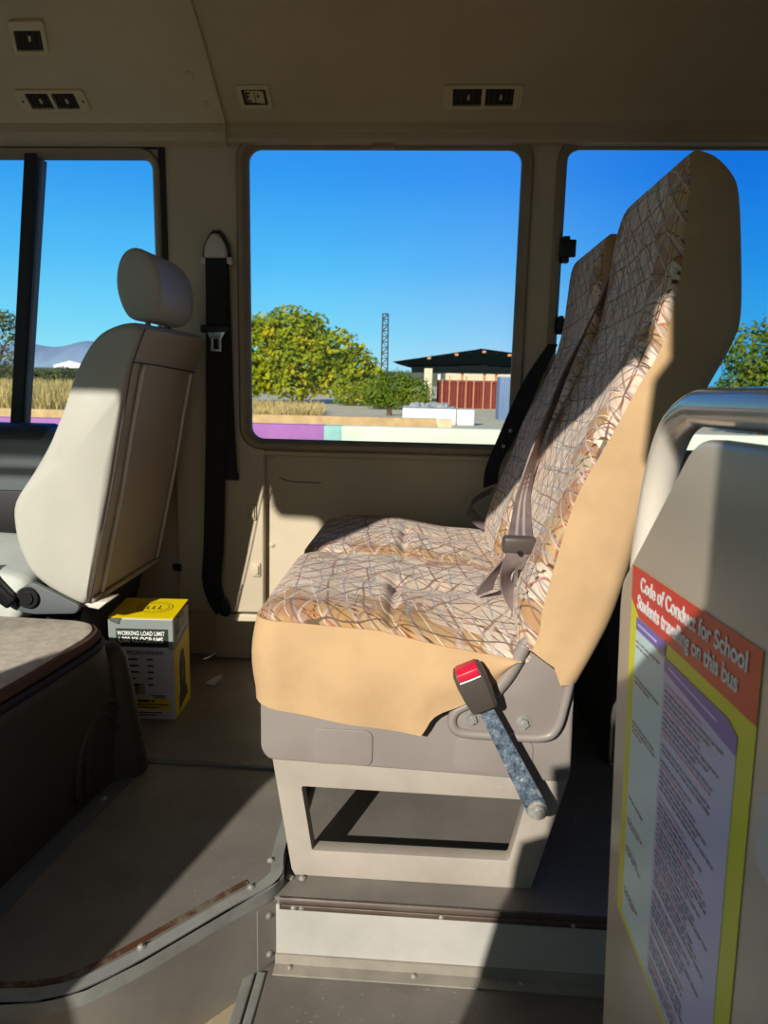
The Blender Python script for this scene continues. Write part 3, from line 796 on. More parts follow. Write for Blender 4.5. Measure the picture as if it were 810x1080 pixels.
bm = B(); strap(bm, [(.148, 1.162, .556), (.136, 1.165, .530), (.128, 1.172, .508), (.132, 1.176, .488), (.148, 1.172, .470), (.168, 1.165, .452)], [(.020, .0, .0), (.017, .006, .004), (.010, .012, .004), (.008, .012, .006), (.010, .012, .012), (.010, .012, .012)], None, .0016, 7); obj('belt_loop', bm, M['belt'], s1, smooth='auto')
bm = B(); strap(bm, [(.128, 1.19, .535), (.112, 1.20, .508), (.101, 1.205, .486), (.098, 1.21, .470)], [(.008, .006, .004), (.012, .006, .006), (.014, .006, .006), (.014, .006, .004)], None, .0016, 6); obj('belt_tail', bm, M['belt'], s1, smooth='auto')
# far place: hangs off the wall-side bolster
bm = B(); strap(bm, [(.300, 1.935, .915), (.262, 1.945, .84), (.232, 1.948, .765), (.196, 1.945, .675), (.165, 1.942, .60), (.160, 1.94, .55)], [(.012, .004, 0), (.020, .006, 0), (.024, .008, 0), (.024, .008, .004), (.020, .008, .006), (.018, .008, .006)], None, .0018, 7)
s2 = obj('seat_belt', bm, M['web'], seat, smooth='auto', label='black belt webbing in shade beside the wall-side backrest')
bm = B(); strap(bm, [(.165, 1.93, .54), (.120, 1.91, .515), (.105, 1.88, .495), (.122, 1.84, .475), (.15, 1.80, .462), (.17, 1.77, .455)], [(.004, .02, .004), (.008, .012, .012), (.006, .012, .015), (.004, .016, .010), (.003, .019, .004), (.003, .02, .003)], None, .0016, 7); obj('belt_loop', bm, M['belt'], s2, smooth='auto')
for z in (.695, .655):
    bm = B(); cyl(bm, (.196+(z-.675)*.4, 1.935, z), (0, -1, 0), .005, .003); obj('belt_stud', bm, M['chrome'], s2)

# ------------------------------------------------------------------ driver seat
ds = thing('driver_seat', 'grey vinyl driver seat with headrest seen from behind', 'seat', (-.75, 1.65, .02))
def profile_loft(bm, prof, ys, ins, front=0):
    c = Vector((sum(p[0] for p in prof)/len(prof), sum(p[1] for p in prof)/len(prof))); rings = []
    for y, k in zip(ys, ins):
        ring = []
        for p in prof:
            v = Vector(p)-c; L = v.length; kk = k*(1+front*max(0, -v.x/L)**3) if front else k; v = v*(max(L-kk, .002)/L)
            ring.append((c.x+v.x, y, c.y+v.y))
        rings.append(ring)
    loft(bm, rings)
    return bm
dprof = [(-.557, .905), (-.585, .84), (-.612, .72), (-.640, .585), (-.668, .47), (-.690, .375), (-.697, .352), (-.712, .347), (-.755, .366), (-.805, .403), (-.832, .45), (-.844, .50), (-.842, .555), (-.80, .620), (-.762, .68), (-.728, .742), (-.695, .82), (-.668, .868), (-.640, .898), (-.605, .914), (-.572, .917)]
dp = [tuple(p)[:2] for p in cr([(a, b, 0) for a, b in dprof+dprof[:1]], 4)][:-1]
ys = [1.418, 1.421, 1.428, 1.440, 1.462, 1.5, 1.6, 1.72, 1.82, 1.862, 1.878, 1.888, 1.892]
ins = [.018, .009, .0035, .0008, 0, 0, 0, 0, 0, .001, .005, .013, .024]
bm = B(); profile_loft(bm, dp, ys, ins, 2.2)
# different vinyl for the rear face
ck = [(-.557, .905), (-.697, .352)]
rearx = lambda z: -.697+(z-.352)/.553*.14
bm.faces.ensure_lookup_table()
for f in bm.faces:
    c = f.calc_center_median()
    if c.x > rearx(c.z)-.020 and .34 < c.z < .90 and c.y > 1.425: f.material_index = 1
bk = obj('backrest', bm, [M['vinyl'], M['vinylback']], ds, smooth='auto', angle=45)
rx = lambda z: interp([(.352, -.695), (.375, -.688), (.47, -.666), (.585, -.638), (.72, -.610), (.84, -.583), (.905, -.556)], z)
def pipe(y0, y1, z0, z1, r, m='piping', name='piping'):
    bm = B(); tube(bm, [(rx(z0+(z1-z0)*k/8)+.002, y0+(y1-y0)*k/8, z0+(z1-z0)*k/8) for k in range(9)], r, 8, 3); return obj(name, bm, M[m], bk, smooth=True)
pipe(1.490, 1.492, .838, .352, .0046); pipe(1.846, 1.868, .822, .352, .0042)
pipe(1.426, 1.426, .905, .352, .0016, 'greybuckle', 'seam'); pipe(1.430, 1.430, .50, .352, .0022)
bm = B(); tube(bm, [(rx(.842)+.001, 1.424, .842), (rx(.838)+.001, 1.6, .837), (rx(.826)+.001, 1.885, .826)], .0014, 6); obj('seam', bm, M['blackpl'], bk, smooth=True)
bm = B(); tube(bm, [(rx(.365)+.002, 1.43, .356), (rx(.36)+.002, 1.6, .352), (rx(.36)+.002, 1.88, .352)], .006, 8); obj('hem', bm, M['vinylback'], bk, smooth=True)
bm = B(); prism(bm, [(-.72, .345), (-.69, .352), (-.655, .355), (-.675, .338)], 1.43, 1.50, 'Y'); obj('hem_tab', bm, M['piping'], bk, bevel=.002)
# headrest
hprof = [(-.556, .955), (-.553, .985), (-.556, 1.015), (-.568, 1.046), (-.590, 1.066), (-.612, 1.069), (-.632, 1.055), (-.644, 1.025), (-.646, .99), (-.637, .955), (-.622, .932), (-.600, .926), (-.575, .93)]
hp_ = [tuple(p)[:2] for p in cr([(a, b, 0) for a, b in hprof+hprof[:1]], 4)][:-1]
bm = B(); profile_loft(bm, hp_, [1.526, 1.529, 1.536, 1.548, 1.565, 1.62, 1.70, 1.755, 1.778, 1.790, 1.794], [.012, .004, .001, 0, 0, 0, 0, 0, .003, .012, .026])
hr = obj('headrest', bm, M['vinyl'], ds, smooth='auto', angle=50)
for y in (1.60, 1.72):
    bm = B(); cyl(bm, (-.605, y, .90), (0, 0, 1), .006, .04); obj('headrest_post', bm, M['bolt'], hr, smooth='auto')
# cushion, pedestal, recliner
cp = rpoly([(-.83, .30), (-.80, .40), (-.90, .425), (-1.25, .44), (-1.33, .42), (-1.36, .34), (-1.33, .28)], .04, 4)
bm = B(); profile_loft(bm, cp, [1.40, 1.404, 1.415, 1.44, 1.60, 1.74, 1.765, 1.776, 1.78], [.03, .014, .004, 0, 0, 0, .004, .014, .03]); cs = obj('cushion', bm, M['seatcloth'], ds, smooth='auto', angle=50)
bm = B(); tube(bm, [(-.84, 1.401, .375), (-1.0, 1.398, .385), (-1.3, 1.398, .39)], .003, 6); obj('seam', bm, M['piping'], cs, smooth=True)
bm = B(); prism(bm, rpoly([(-1.38, .02), (-.90, .02), (-.86, .26), (-1.40, .26)], .02), 1.60, 1.88, 'Y'); obj('pedestal', bm, M['engine'], ds, bevel=.01)
bm = B(); prism(bm, rpoly([(-1.0, .10), (-.83, .10), (-.775, .30), (-.80, .345), (-1.0, .34)], .02), 1.57, 1.93, 'Y'); obj('pedestal_light_block', bm, M['rubber'], ds, bevel=.006)  # black block added to stop sun leaking under the backrest
bm = B(); prism(bm, rpoly([(-.84, .375), (-.80, .400), (-.70, .352), (-.71, .335), (-.80, .33), (-.835, .335)], .012), 1.400, 1.414, 'Y'); rc = obj('recliner', bm, M['dash'], ds, bevel=.003)
bm = B(); cyl(bm, (-.808, 1.400, .367), (0, -1, 0), .022, .008, 24); cyl(bm, (-.808, 1.392, .367), (0, -1, 0), .013, .004, 16); obj('hinge_pin', bm, M['blackpl'], rc, smooth='auto')
bm = B(); loft(bm, [[(-.845, 1.375, .345), (-.825, 1.375, .365), (-.825, 1.395, .365), (-.845, 1.395, .345)], [(-.93, 1.372, .410), (-.905, 1.372, .452), (-.905, 1.396, .452), (-.93, 1.396, .410)]]); obj('recliner_lever', bm, M['blackpl'], rc, bevel=.006)

def move_back(o, k, y0, ky, ny):
    for c in o.children:
        if c.name.startswith('pedestal'): continue
        for v in c.data.vertices:
            w_ = v.co+ORG[c.name]
            v.co = Vector((w_.x*k, ny+(w_.y-y0)*ky, .82+(w_.z-.82)*k))-ORG[c.name]
        move_back(c, k, y0, ky, ny)
move_back(ds, 1.0704, 1.418, .914, 1.52)

# ------------------------------------------------------------------ engine cover
ec = thing('engine_cover', 'dark engine cover with beige carpeted lid beside the driver seat', 'engine cover', (-1.0, 1.1, .02))
foot = [(-.66, .80), (-.648, 1.0), (-.618, 1.247), (-.597, 1.36), (-.592, 1.395), (-.612, 1.405), (-1.5, 1.40), (-1.5, .80)]
topo = [(-.668, .82), (-.640, 1.0), (-.622, 1.13), (-.607, 1.27), (-.612, 1.32), (-.640, 1.36), (-1.5, 1.40), (-1.5, .82)]
fR = rpoly(foot, [.0, 0, .02, .03, .02, .03, 0, 0], 4); tR = rpoly(topo, [0, 0, .02, .05, .05, .05, 0, 0], 4)
def lv(z, q): return [(a[0]+(b[0]-a[0])*q, a[1]+(b[1]-a[1])*q, z) for a, b in zip(fR, tR)]
def inset_ring(R, k):
    out = []
    for (x, y, z) in R: out.append((x-k if x > -1.4 else x, y-k*.6 if y > 1.25 else y, z))
    return out
bm = B(); loft(bm, [lv(.0205, 0), lv(.05, .0), lv(.16, .35), lv(.25, .75), lv(.285, .95), lv(.300, 1.0), inset_ring(lv(.306, 1), .006), inset_ring(lv(.308, 1), .012)])
ecb = obj('cover_body', bm, M['engine'], ec, smooth='auto', angle=50)
bm = B(); loft(bm, [inset_ring(lv(.300, 1), .004), inset_ring(lv(.312, 1), -.001), inset_ring(lv(.318, 1), .003), inset_ring(lv(.318, 1), .014)]); obj('lid_seal', bm, M['rubber'], ec, smooth='auto')
bm = B(); loft(bm, [inset_ring(lv(.316, 1), .010), inset_ring(lv(.326, 1), .004), inset_ring(lv(.335, 1), .010), inset_ring(lv(.336, 1), .016)]); obj('lid_binding', bm, M['brownedge'], ec, smooth='auto')
bm = B(); loft(bm, [inset_ring(lv(.330, 1), .014), inset_ring(lv(.339, 1), .018), inset_ring(lv(.343, 1), .03)]); obj('carpet_lid', bm, M['carpet'], ec, smooth='auto', label='beige carpeted lid')
# swollen moulding at the rear corner
bm = B(); rings = []
for z, r, ox in ((.022, .062, .0), (.08, .058, -.002), (.16, .050, -.006), (.22, .046, -.010), (.265, .042, -.014), (.285, .032, -.018), (.292, .016, -.02)):
    rings.append([(-.622+ox+r*math.cos(2*PI*k/24), 1.365+r*.9*math.sin(2*PI*k/24), z) for k in range(24)])
loft(bm, rings); obj('corner_moulding', bm, M['engine'], ec, smooth='auto', angle=50)
bm = B(); cyl(bm, (-.648, 1.345, .284), (.3, -.45, 1), .018, .012, 20); obj('moulding_recess', bm, M['rubber'], ec, smooth='auto')
# arched access panel ribs low on the side
for k, (s0, h) in enumerate(((0, .13), (.022, .15))):
    bm = B(); pts = []
    for i in range(13):
        a = PI*i/12; yy = 1.27-.075*(1-.1*k)*math.cos(a)+s0; zz = .05+h*math.sin(a)
        q = min(max((zz-.05)/.2*.75, 0), 1); pts.append((interp([(1.0, -.645), (1.247, -.617), (1.36, -.596)], yy)+.002-(.0 if q < .1 else .004*q), yy, zz))
    tube(bm, pts, .006, 8, 3); obj('moulded_rib', bm, M['engine'], ec, smooth=True)
# wear strip at the foot of the cover
bm = B(); fo_ = [(-.640, .80), (-.632, 1.0), (-.605, 1.247), (-.585, 1.40)]
loft(bm, [[(x-.03, y, .0205), (x+.022, y, .0205), (x+.022, y, .0225), (x+.014, y, .0245), (x-.03, y, .0245)] for x, y in fo_])
tr5 = struct('trim_7', bm, M['dash'], smooth='auto'); screw(tr5, (-.598, 1.25, .0245), (0, 0, 1), .007); screw(tr5, (-.627, .93, .0245), (0, 0, 1), .007)

# driver's door panel below the window
bm = B(); prism(bm, rpoly([(1.96, .30), (1.93, .32), (1.93, .54), (1.88, .57), (1.87, .645), (1.90, .672), (1.99, .672), (2.01, .30)], .015), -2.2, -.90, 'X')
dr = struct('door_silhouette_1', bm, M['dash'], bevel=.004)
bm = B(); prism(bm, rpoly([(1.875, .615), (1.872, .655), (1.90, .682), (1.97, .684), (1.97, .615)], .02), -2.2, -1.01, 'X'); obj('arm_ledge', bm, M['dashd'], dr, bevel=.01)
bm = B(); box(bm, -2.2, -.905, 1.922, 1.935, .37, .50); obj('door_pocket', bm, M['rubber'], dr, bevel=.004)
# dark wheel arch behind the passenger seat
bm = B(); prism(bm, rpoly([(1.50, .0), (1.50, .16), (1.60, .26), (2.02, .28), (2.02, .0)], .05), .40, 1.3, 'X'); struct('wheel_arch', bm, M['engine'], floor, bevel=.006)

# ------------------------------------------------------------------ belt on the pillar
pb = thing('pillar_belt', 'black driver seat belt hanging from its anchor on the pillar between windows', 'seat belt', (-.57, 1.97, 1.12))
bm = B(); prism(bm, rpoly([(-.600, 1.118), (-.596, 1.15), (-.578, 1.178), (-.560, 1.178), (-.542, 1.15), (-.538, 1.118)], .012), 1.954, 1.976, 'Y'); an = obj('anchor_cover', bm, M['anchor'], pb, bevel=.006)
bm = B(); tube(bm, [(-.603, 1.975, 1.120), (-.598, 1.975, 1.152), (-.580, 1.975, 1.182), (-.569, 1.975, 1.184), (-.558, 1.975, 1.182), (-.540, 1.975, 1.152), (-.535, 1.975, 1.120)], .0045, 8); obj('anchor_loop', bm, M['dashd'], an, smooth=True)
bm = B(); box(bm, -.611, -.527, 1.964, 1.980, 1.102, 1.122); obj('anchor_plate', bm, M['anchor'], an, bevel=.004)
bm = B(); strap(bm, [(-.568, 1.962, 1.118), (-.568, 1.960, 1.03), (-.570, 1.960, .94), (-.575, 1.960, .70), (-.585, 1.966, .50), (-.592, 1.968, .35), (-.600, 1.970, .255), (-.588, 1.972, .200), (-.572, 1.974, .168)], [(.028, 0, 0)]*6+[(.027, 0, 0), (.022, .002, .010), (.016, .002, .014)], None, .0016, 7); stp = obj('strap', bm, M['web'], pb, smooth='auto')
bm = B(); strap(bm, [(-.560, 1.966, 1.118), (-.556, 1.9665, .94), (-.552, 1.967, .70), (-.545, 1.968, .545)], (.024, 0, 0), None, .0016, 6); obj('retracting_strap', bm, M['web'], pb, smooth='auto')
bm = B(); box(bm, -.612, -.534, 1.950, 1.964, .930, .950); tg = obj('tongue_cover', bm, M['blackpl'], pb, bevel=.006)
bm = B(); holed(bm, [(-.592, .932), (-.545, .932), (-.556, .912), (-.556, .882), (-.585, .882), (-.585, .912)], [list(reversed(rrect(-.577, -.564, .888, .914, .002, 2)))], 1.952, 1.955, 'Y'); obj('tongue', bm, M['chrome'], tg, bevel=.0006, label='bright metal belt tongue')
bm = B(); prism(bm, rpoly([(-.592, .205), (-.56, .205), (-.545, .165), (-.555, .148), (-.577, .150)], .008), 1.972, 1.98, 'Y'); obj('floor_anchor', bm, M['blackpl'], pb, bevel=.003)
bm = B(); prism(bm, rpoly([(-.572, .560), (-.522, .560), (-.520, .538), (-.572, .540)], .006), 1.972, 1.986, 'Y'); obj('retractor_slot', bm, M['blackpl'], pb, bevel=.003)

# ------------------------------------------------------------------ text helper
def text(name, body, Mx, size, m, parent, align='LEFT', ext=.0004, width=1.0, space=1.0, offs=0):
    cu = bpy.data.curves.new(name, 'FONT'); cu.body = body; cu.size = size; cu.align_x = align; cu.extrude = ext
    cu.space_character = space; cu.offset = offs
    o = bpy.data.objects.new(name, cu); COL.objects.link(o)
    dg = bpy.context.evaluated_depsgraph_get(); me = bpy.data.meshes.new_from_object(o.evaluated_get(dg))
    bpy.data.objects.remove(o); bpy.data.curves.remove(cu)
    bm = B(); bm.from_mesh(me); bpy.data.meshes.remove(me)
    for v in bm.verts: v.co.x *= width
    if callable(Mx):
        for v in bm.verts: v.co = Mx(v.co)
    else: put(bm, Mx)
    return obj(name, bm, M[m], parent)

# ------------------------------------------------------------------ carton on the floor
bx = thing('carton', 'yellow and white jack carton standing on floor behind the engine cover', 'box', (-.65, 1.66, .02))
ang = math.radians(2.5); BW, BD, BH = .150, .125, .245
MB = Matrix.Translation((-.578, 1.592, .0205)) @ Matrix.Rotation(ang, 4, 'Z')      # local x: -BW..0, y: 0..BD
FR = lambda u, v, off=.0006: MB @ Vector((u-BW, -off, v))                            # front face
SD = lambda u, v, off=.0006: MB @ Vector((off, u, v))                                # right face
bm = B(); put(box(bm, -BW, 0, 0, BD, 0, BH), MB); body = obj('carton_body', bm, M['wcard'], bx, bevel=.0015)
def fquad(name, f, u0, u1, v0, v1, m, parent=None, off=.0006, th=.0004, poly=None):
    pts = poly or [(u0, v0), (u1, v0), (u1, v1), (u0, v1)]
    bm = B(); a = [bm.verts.new(f(u, v, off)) for u, v in pts]; b = [bm.verts.new(f(u, v, off-th)) for u, v in pts]
    bm.faces.new(a); n = len(pts)
    for i in range(n): bm.faces.new((a[i], a[(i+1) % n], b[(i+1) % n], b[i]))
    return obj(name, bm, M[m], parent or body)
fquad('front_grey_print', FR, .001, .149, .172, .244, 'gcard', off=.0006)
fquad('front_lilac_print', FR, .001, .149, .001, .172, 'lilac', off=.0006)
fquad('load_band', FR, .018, .139, .186, .222, 'dgreen', off=.0010)
fquad('lower_dark_band', FR, .001, .139, .178, .188, 'dgreen', off=.0009)
FT = lambda u0, v0, off=.0016: (lambda c: MB @ Vector((u0-BW+c.x, -off-c.z, v0+c.y)))
text('load_text', 'WORKING LOAD LIMIT', FT(.021, .2065), .0145, 'inkw', body, width=.72, offs=.0002)
text('load_text', '4,000 KILOGRAMS', FT(.021, .1895), .0185, 'inkw', body, width=.72, offs=.0004)
fquad('spec_panel', FR, .018, .139, .060, .178, 'lilac', off=.0009)
fquad('spec_bar', FR, .019, .033, .130, .175, 'ypaint', off=.0012)
text('spec_text', 'SPECIFICATIONS', FT(.037, .160), .0135, 'ink', body, width=.90)
rnd = random.Random(5)
bm = B()
def bar(bm, f, u0, u1, v0, v1, off):
    bm.faces.new([bm.verts.new(f(u, v, off)) for u, v in ((u0, v0), (u1, v0), (u1, v1), (u0, v1))])
for k in range(5):
    v = .146-k*.0155
    bar(bm, FR, .037, .037+rnd.uniform(.022, .034), v, v+.0042, .0014); bar(bm, FR, .088, .088+rnd.uniform(.009, .015), v, v+.0042, .0014)
for k in range(3): bar(bm, FR, .022, .031, .138+k*.012, .145+k*.012, .0015)
bar(bm, FR, .095, .130, .0585, .061, .0014); bar(bm, FR, .102, .127, .054, .0565, .0014)
obj('spec_lines', bm, M['ink'], body)
bm = B(); u = .052
while u < .079:
    w = rnd.choice((.0008, .0014, .002)); bar(bm, FR, u, u+w, .062, .088, .0014); u += w+rnd.choice((.0008, .0013))
obj('barcode', bm, M['ink'], body)
fquad('warning_panel', FR, .055, .139, .024, .052, 'ypaint', off=.0010)
bm = B()
bar(bm, FR, .062, .090, .043, .049, .0014); bar(bm, FR, .094, .100, .043, .049, .0014)
for k in range(2): bar(bm, FR, .060, .134-.02*k, .036-.007*k, .039-.007*k, .0014)
for k in range(2): bar(bm, FR, .060, .120-.015*k, .016-.006*k, .0185-.006*k, .0014)
obj('warning_lines', bm, M['ink'], body)
# right side: grey top, yellow lower with black bottle-jack picture
fquad('side_yellow_print', SD, .001, .124, .001, .168, 'ypaint', off=.0006, poly=[(.004, .001), (.124, .001), (.124, .190), (.001, .168), (.001, .165)])
fquad('side_grey_print', SD, 0, 0, 0, 0, 'gcard', off=.0006, poly=[(.001, .168), (.124, .190), (.124, .243), (.001, .243)])
fquad('side_stripe', SD, 0, 0, 0, 0, 'wcard', off=.0009, poly=[(.03, .190), (.11, .204), (.11, .210), (.03, .196)])
fquad('side_dark_mark', SD, 0, 0, 0, 0, 'dgreen', off=.0010, poly=[(.015, .196), (.045, .201), (.045, .232), (.015, .232)])
jack = [(.030, .010), (.098, .026), (.094, .050), (.084, .058), (.086, .115), (.078, .135), (.072, .152), (.052, .152), (.044, .135), (.038, .115), (.040, .052), (.032, .044)]
fquad('jack_picture', SD, 0, 0, 0, 0, 'ink', off=.0010, poly=jack)
fquad('jack_label', SD, 0, 0, 0, 0, 'greybuckle', off=.0014, poly=[(.048, .075), (.076, .079), (.076, .108), (.048, .105)])
# top: two flaps, the yellow one slightly lifted
def flap(name, us, m, h0, h1, parent=bx):
    bm = B(); (u0, u1), (d0, d1) = us
    a = [MB @ Vector(p) for p in ((u0-BW, d0, BH+h0), (u1-BW, d0, BH+h0), (u1-BW, d1, BH+h1), (u0-BW, d1, BH+h1))]
    b = [p+Vector((0, 0, -.0012)) for p in a]
    loft(bm, [a, b]); return obj(name, bm, M[m], parent)
fl_ = flap('top_flap', ((-.001, .151), (.002, .124)), 'ypaint', .003, .012)
TP = lambda u, v, off=0: MB @ Vector((u-BW, v, BH+.003+(v-.002)/.122*.009+.0006+off))
bm = B(); 
for r in (.026, .033): 
    for k in range(36):
        a0, a1 = 2*PI*k/36, 2*PI*(k+1)/36
        bm.faces.new([bm.verts.new(TP(.088+q*math.cos(a)*1.25, .066+q*math.sin(a))) for q, a in ((r, a0), (r+.0012, a0), (r+.0012, a1), (r, a1))])
for a, b, c, d in ((.070, .078, .055, .058), (.070, .073, .058, .072), (.082, .092, .055, .058), (.084, .087, .058, .075), (.096, .108, .055, .058), (.098, .101, .058, .078)):
    bm.faces.new([bm.verts.new(TP(u, v)) for u, v in ((a, c), (b, c), (b, d), (a, d))])
obj('flap_print', bm, M['ink'], fl_)
bm = B(); a = [MB @ Vector(p) for p in ((-BW-.001, 0, BH+.001), (-.118, -.001, BH+.002), (-.125, -.004, BH-.012), (-.142, -.003, BH-.006))]
loft(bm, [a, [p+Vector((0, .001, 0)) for p in a]]); obj('bent_tab', bm, M['dgreen'], bx)
bm = B(); a = [MB @ Vector(p) for p in ((.0005, .03, BH+.004), (.0015, .075, BH+.006), (.004, .072, BH-.012), (.003, .04, BH-.010))]
loft(bm, [a, [p+Vector((.001, 0, 0)) for p in a]]); obj('torn_tab', bm, M['card'], bx)
# little white scrap behind the carton
bm = B(); loft(bm, [[(-.571, 1.80, .021), (-.545, 1.79, .021), (-.528, 1.81, .03), (-.55, 1.825, .022)], [(-.569, 1.803, .026), (-.545, 1.793, .029), (-.526, 1.81, .046), (-.55, 1.828, .032)]])
tag(obj('paper_scrap', bm, M['wcard'], loc=(-.55, 1.81, .02)), 'small white scrap lying on the floor behind the carton', 'scrap')

# ------------------------------------------------------------------ partition panel, rail and poster
pt = thing('partition', 'beige partition panel with cream hand rail beside the doorway', 'partition', (.24, .5, -.12))
XP = .225
pan = [(.648, .776), (.842, .597), (.845, .57), (.775, .067), (.755, -.12), (.0, -.12), (.0, .79), (.509, .780)]
bm = B(); prism(bm, rpoly(pan, [.03, .03, .02, .01, 0, 0, 0, 0], 6), XP, XP+.022, 'X'); pn = obj('panel', bm, M['panel'], pt, bevel=.006)
bm = B(); tube(bm, [(.250, .790, .10), (.250, .815, .35), (.250, .838, .58), (.250, .832, .66), (.250, .812, .728), (.250, .777, .775), (.250, .725, .797), (.250, .66, .801), (.250, .40, .806), (.250, .02, .81)], .0175, 20, 8)
obj('grab_rail', bm, M['rail'], pt, smooth=True, label='cream enamelled hand rail')
po = thing('poster', 'lime bordered student bus conduct poster with red heading on the partition', 'poster', (XP, .62, .4))
TL, TR, BL, BR = Vector((.798, .627)), Vector((.481, .648)), Vector((.752, .246)), Vector((.462, .266))
PW, PH = .297, .42
def PP(u, v, off=.001):  # u 0..1 left to right, v 0..1 bottom to top
    p = (BL*(1-u)+BR*u)*(1-v)+(TL*(1-u)+TR*u)*v
    return Vector((XP-off, p.x, p.y))
def pquad(name, m, pts, off, parent):
    bm = B(); a = [bm.verts.new(PP(u, v, off)) for u, v in pts]; b = [bm.verts.new(PP(u, v, off-.0004)) for u, v in pts]; n = len(pts)
    bm.faces.new(a)
    for i in range(n): bm.faces.new((a[i], a[(i+1) % n], b[(i+1) % n], b[i]))
    return obj(name, bm, M[m], parent)
sheet = pquad('sheet', 'pgreen', [(0, 0), (1, 0), (1, 1), (0, 1)], .0008, po)
pquad('heading_band', 'pred', [(0, .905), (.03, .895), (.10, .868), (.5, .866), (.8, .864), (1, .862), (1, 1), (0, 1)], .0012, sheet)
pquad('left_column', 'paqua', [(.075, .022), (.385, .018), (.385, .825), (.075, .835)], .0012, sheet)
pquad('right_column', 'plav', [(.385, .018), (.915, .018), (.915, .78), (.385, .815)], .0012, sheet)
pquad('left_heading', 'ppurple', [(.075, .832), (.385, .832), (.385, .866), (.075, .866)], .0014, sheet)
pquad('right_heading', 'ppurple', [(.385, .798), (.915, .775), (.915, .812), (.86, .830), (.385, .830)], .0014, sheet)
def PT(u0, v0, off=.0017):
    return lambda c: PP(u0+c.x/PW, v0+c.y/PH, off+c.z)
text('heading_text', 'Code of Conduct for School', PT(.105, .945), .0225, 'inkw', sheet, width=.95, ext=.0002, offs=.0005)
text('heading_text', 'Students travelling on this bus', PT(.080, .893), .0225, 'inkw', sheet, width=.89, ext=.0002, offs=.0005)
rnd = random.Random(11)
def body(name, m, rowsv, u0, u1, h, breaks):
    bm = B()
    for v, full in rowsv:
        u = u0; end = u0+(u1-u0)*full
        while u < end-.01:
            w = rnd.uniform(.015, .05); w = min(w, end-u)
            bm.faces.new([bm.verts.new(PP(a, b, .0018)) for a, b in ((u, v), (u+w, v), (u+w, v+h), (u, v+h))]); u += w+.008
    if len(bm.faces): obj(name, bm, M[m], sheet)
    else: bm.free()
R1 = []; R2 = []; v = .765; k = 0
while v > .04:
    R1.append((v, rnd.uniform(.55, .98))); k += 1
    v -= .0135 if k % rnd.choice((4, 5, 6)) else .026
body('body_text', 'ptext', [r for i, r in enumerate(R1) if i % 9 not in (0, 4)], .405, .885, .0052, 0)
body('body_text', 'pink2', [r for i, r in enumerate(R1) if i % 9 in (0, 4)], .405, .80, .0055, 0)
body('left_text', 'ptext', [(.800, .9), (.786, .5), (.36, .6), (.22, .5), (.208, .7)], .09, .37, .005, 0)
body('left_text', 'ptextb', [(.70, .95), (.688, .6), (.575, .9), (.563, .95), (.55, .4), (.30, .7), (.288, .5), (.10, .6), (.088, .5)], .09, .37, .005, 0)
pquad('heading_line', 'plav', [(.10, .846), (.30, .846), (.30, .852), (.10, .852)], .0017, sheet)
pquad('heading_line', 'plav', [(.43, .812), (.80, .802), (.80, .808), (.43, .818)], .0017, sheet)
bm = B(); prism(bm, [(a, b) for a, b in rrect(.36, .460, .508, .562, .012)], XP-.0012, XP, 'X')
tag(obj('sticker', bm, M['wcard'], loc=(XP, .42, .53)), 'white rounded sticker at the right edge of the partition beside the poster', 'sticker')

# ------------------------------------------------------------------ outdoors
GZ = -.78
M['ground'] = scuffed('dry_ground', S(196, 186, 150), S(214, 206, 176), .95, .4, .6)
M['mint'] = mat('mint_paint', S(206, 222, 196), .7, var=.08, vs=.6)
M['purple'] = mat('purple_paint', S(170, 108, 178), .7, var=.08, vs=1)
M['teal'] = mat('teal_paint', S(140, 190, 184), .7, var=.06)
M['timber'] = mat('timber', S(206, 172, 120), .8, var=.12, vs=3)
M['timber2'] = mat('pale_timber', S(224, 204, 160), .8, var=.1, vs=3)
M['bark'] = mat('bark', S(104, 86, 66), .9, var=.15, vs=6)
M['leafy'] = leafmat('yellow_green_leaves', [S(84, 106, 16), S(128, 146, 22), S(182, 182, 30), S(224, 178, 28)])
M['leafg'] = leafmat('green_leaves', [S(70, 96, 24), S(112, 136, 30), S(160, 166, 44)])
M['leafd'] = leafmat('dark_leaves', [S(52, 78, 16), S(92, 116, 22), S(150, 150, 24)])
M['leafo'] = leafmat('olive_leaves', [S(72, 80, 50), S(106, 112, 70), S(134, 134, 90)])
M['grass'] = leafmat('straw_grass', [S(170, 146, 86), S(206, 182, 116), S(226, 206, 146)], trans=.3)
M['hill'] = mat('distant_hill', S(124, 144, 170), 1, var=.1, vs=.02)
M['scrub'] = mat('distant_scrub', S(96, 104, 70), 1, var=.2, vs=.06)
M['pale'] = mat('far_building', S(222, 222, 220), .8, var=.05)
M['roofd'] = mat('dark_roof', S(8, 18, 18), .9, var=.1, spec=.02)
M['rufl'] = mat('roof_lining', S(26, 32, 34), .9, var=.1, spec=.02)
M['maroon'] = mat('maroon_sheet', S(128, 52, 46), .6, var=.1, vs=2)
M['rustpost'] = mat('rust_post', S(206, 142, 92), .7, var=.1)
M['bluegrey'] = mat('blue_grey_paint', S(112, 136, 172), .6, var=.06)
M['cream'] = mat('cream_wall', S(222, 208, 176), .8, var=.08)
M['white'] = mat('white_paint', S(232, 234, 234), .6, var=.05)
M['mastm'] = mat('mast_steel', S(66, 60, 58), .6, var=.1)
M['plasticsheet'] = mat('grey_sheeting', S(206, 212, 212), .4, var=.15, vs=4)

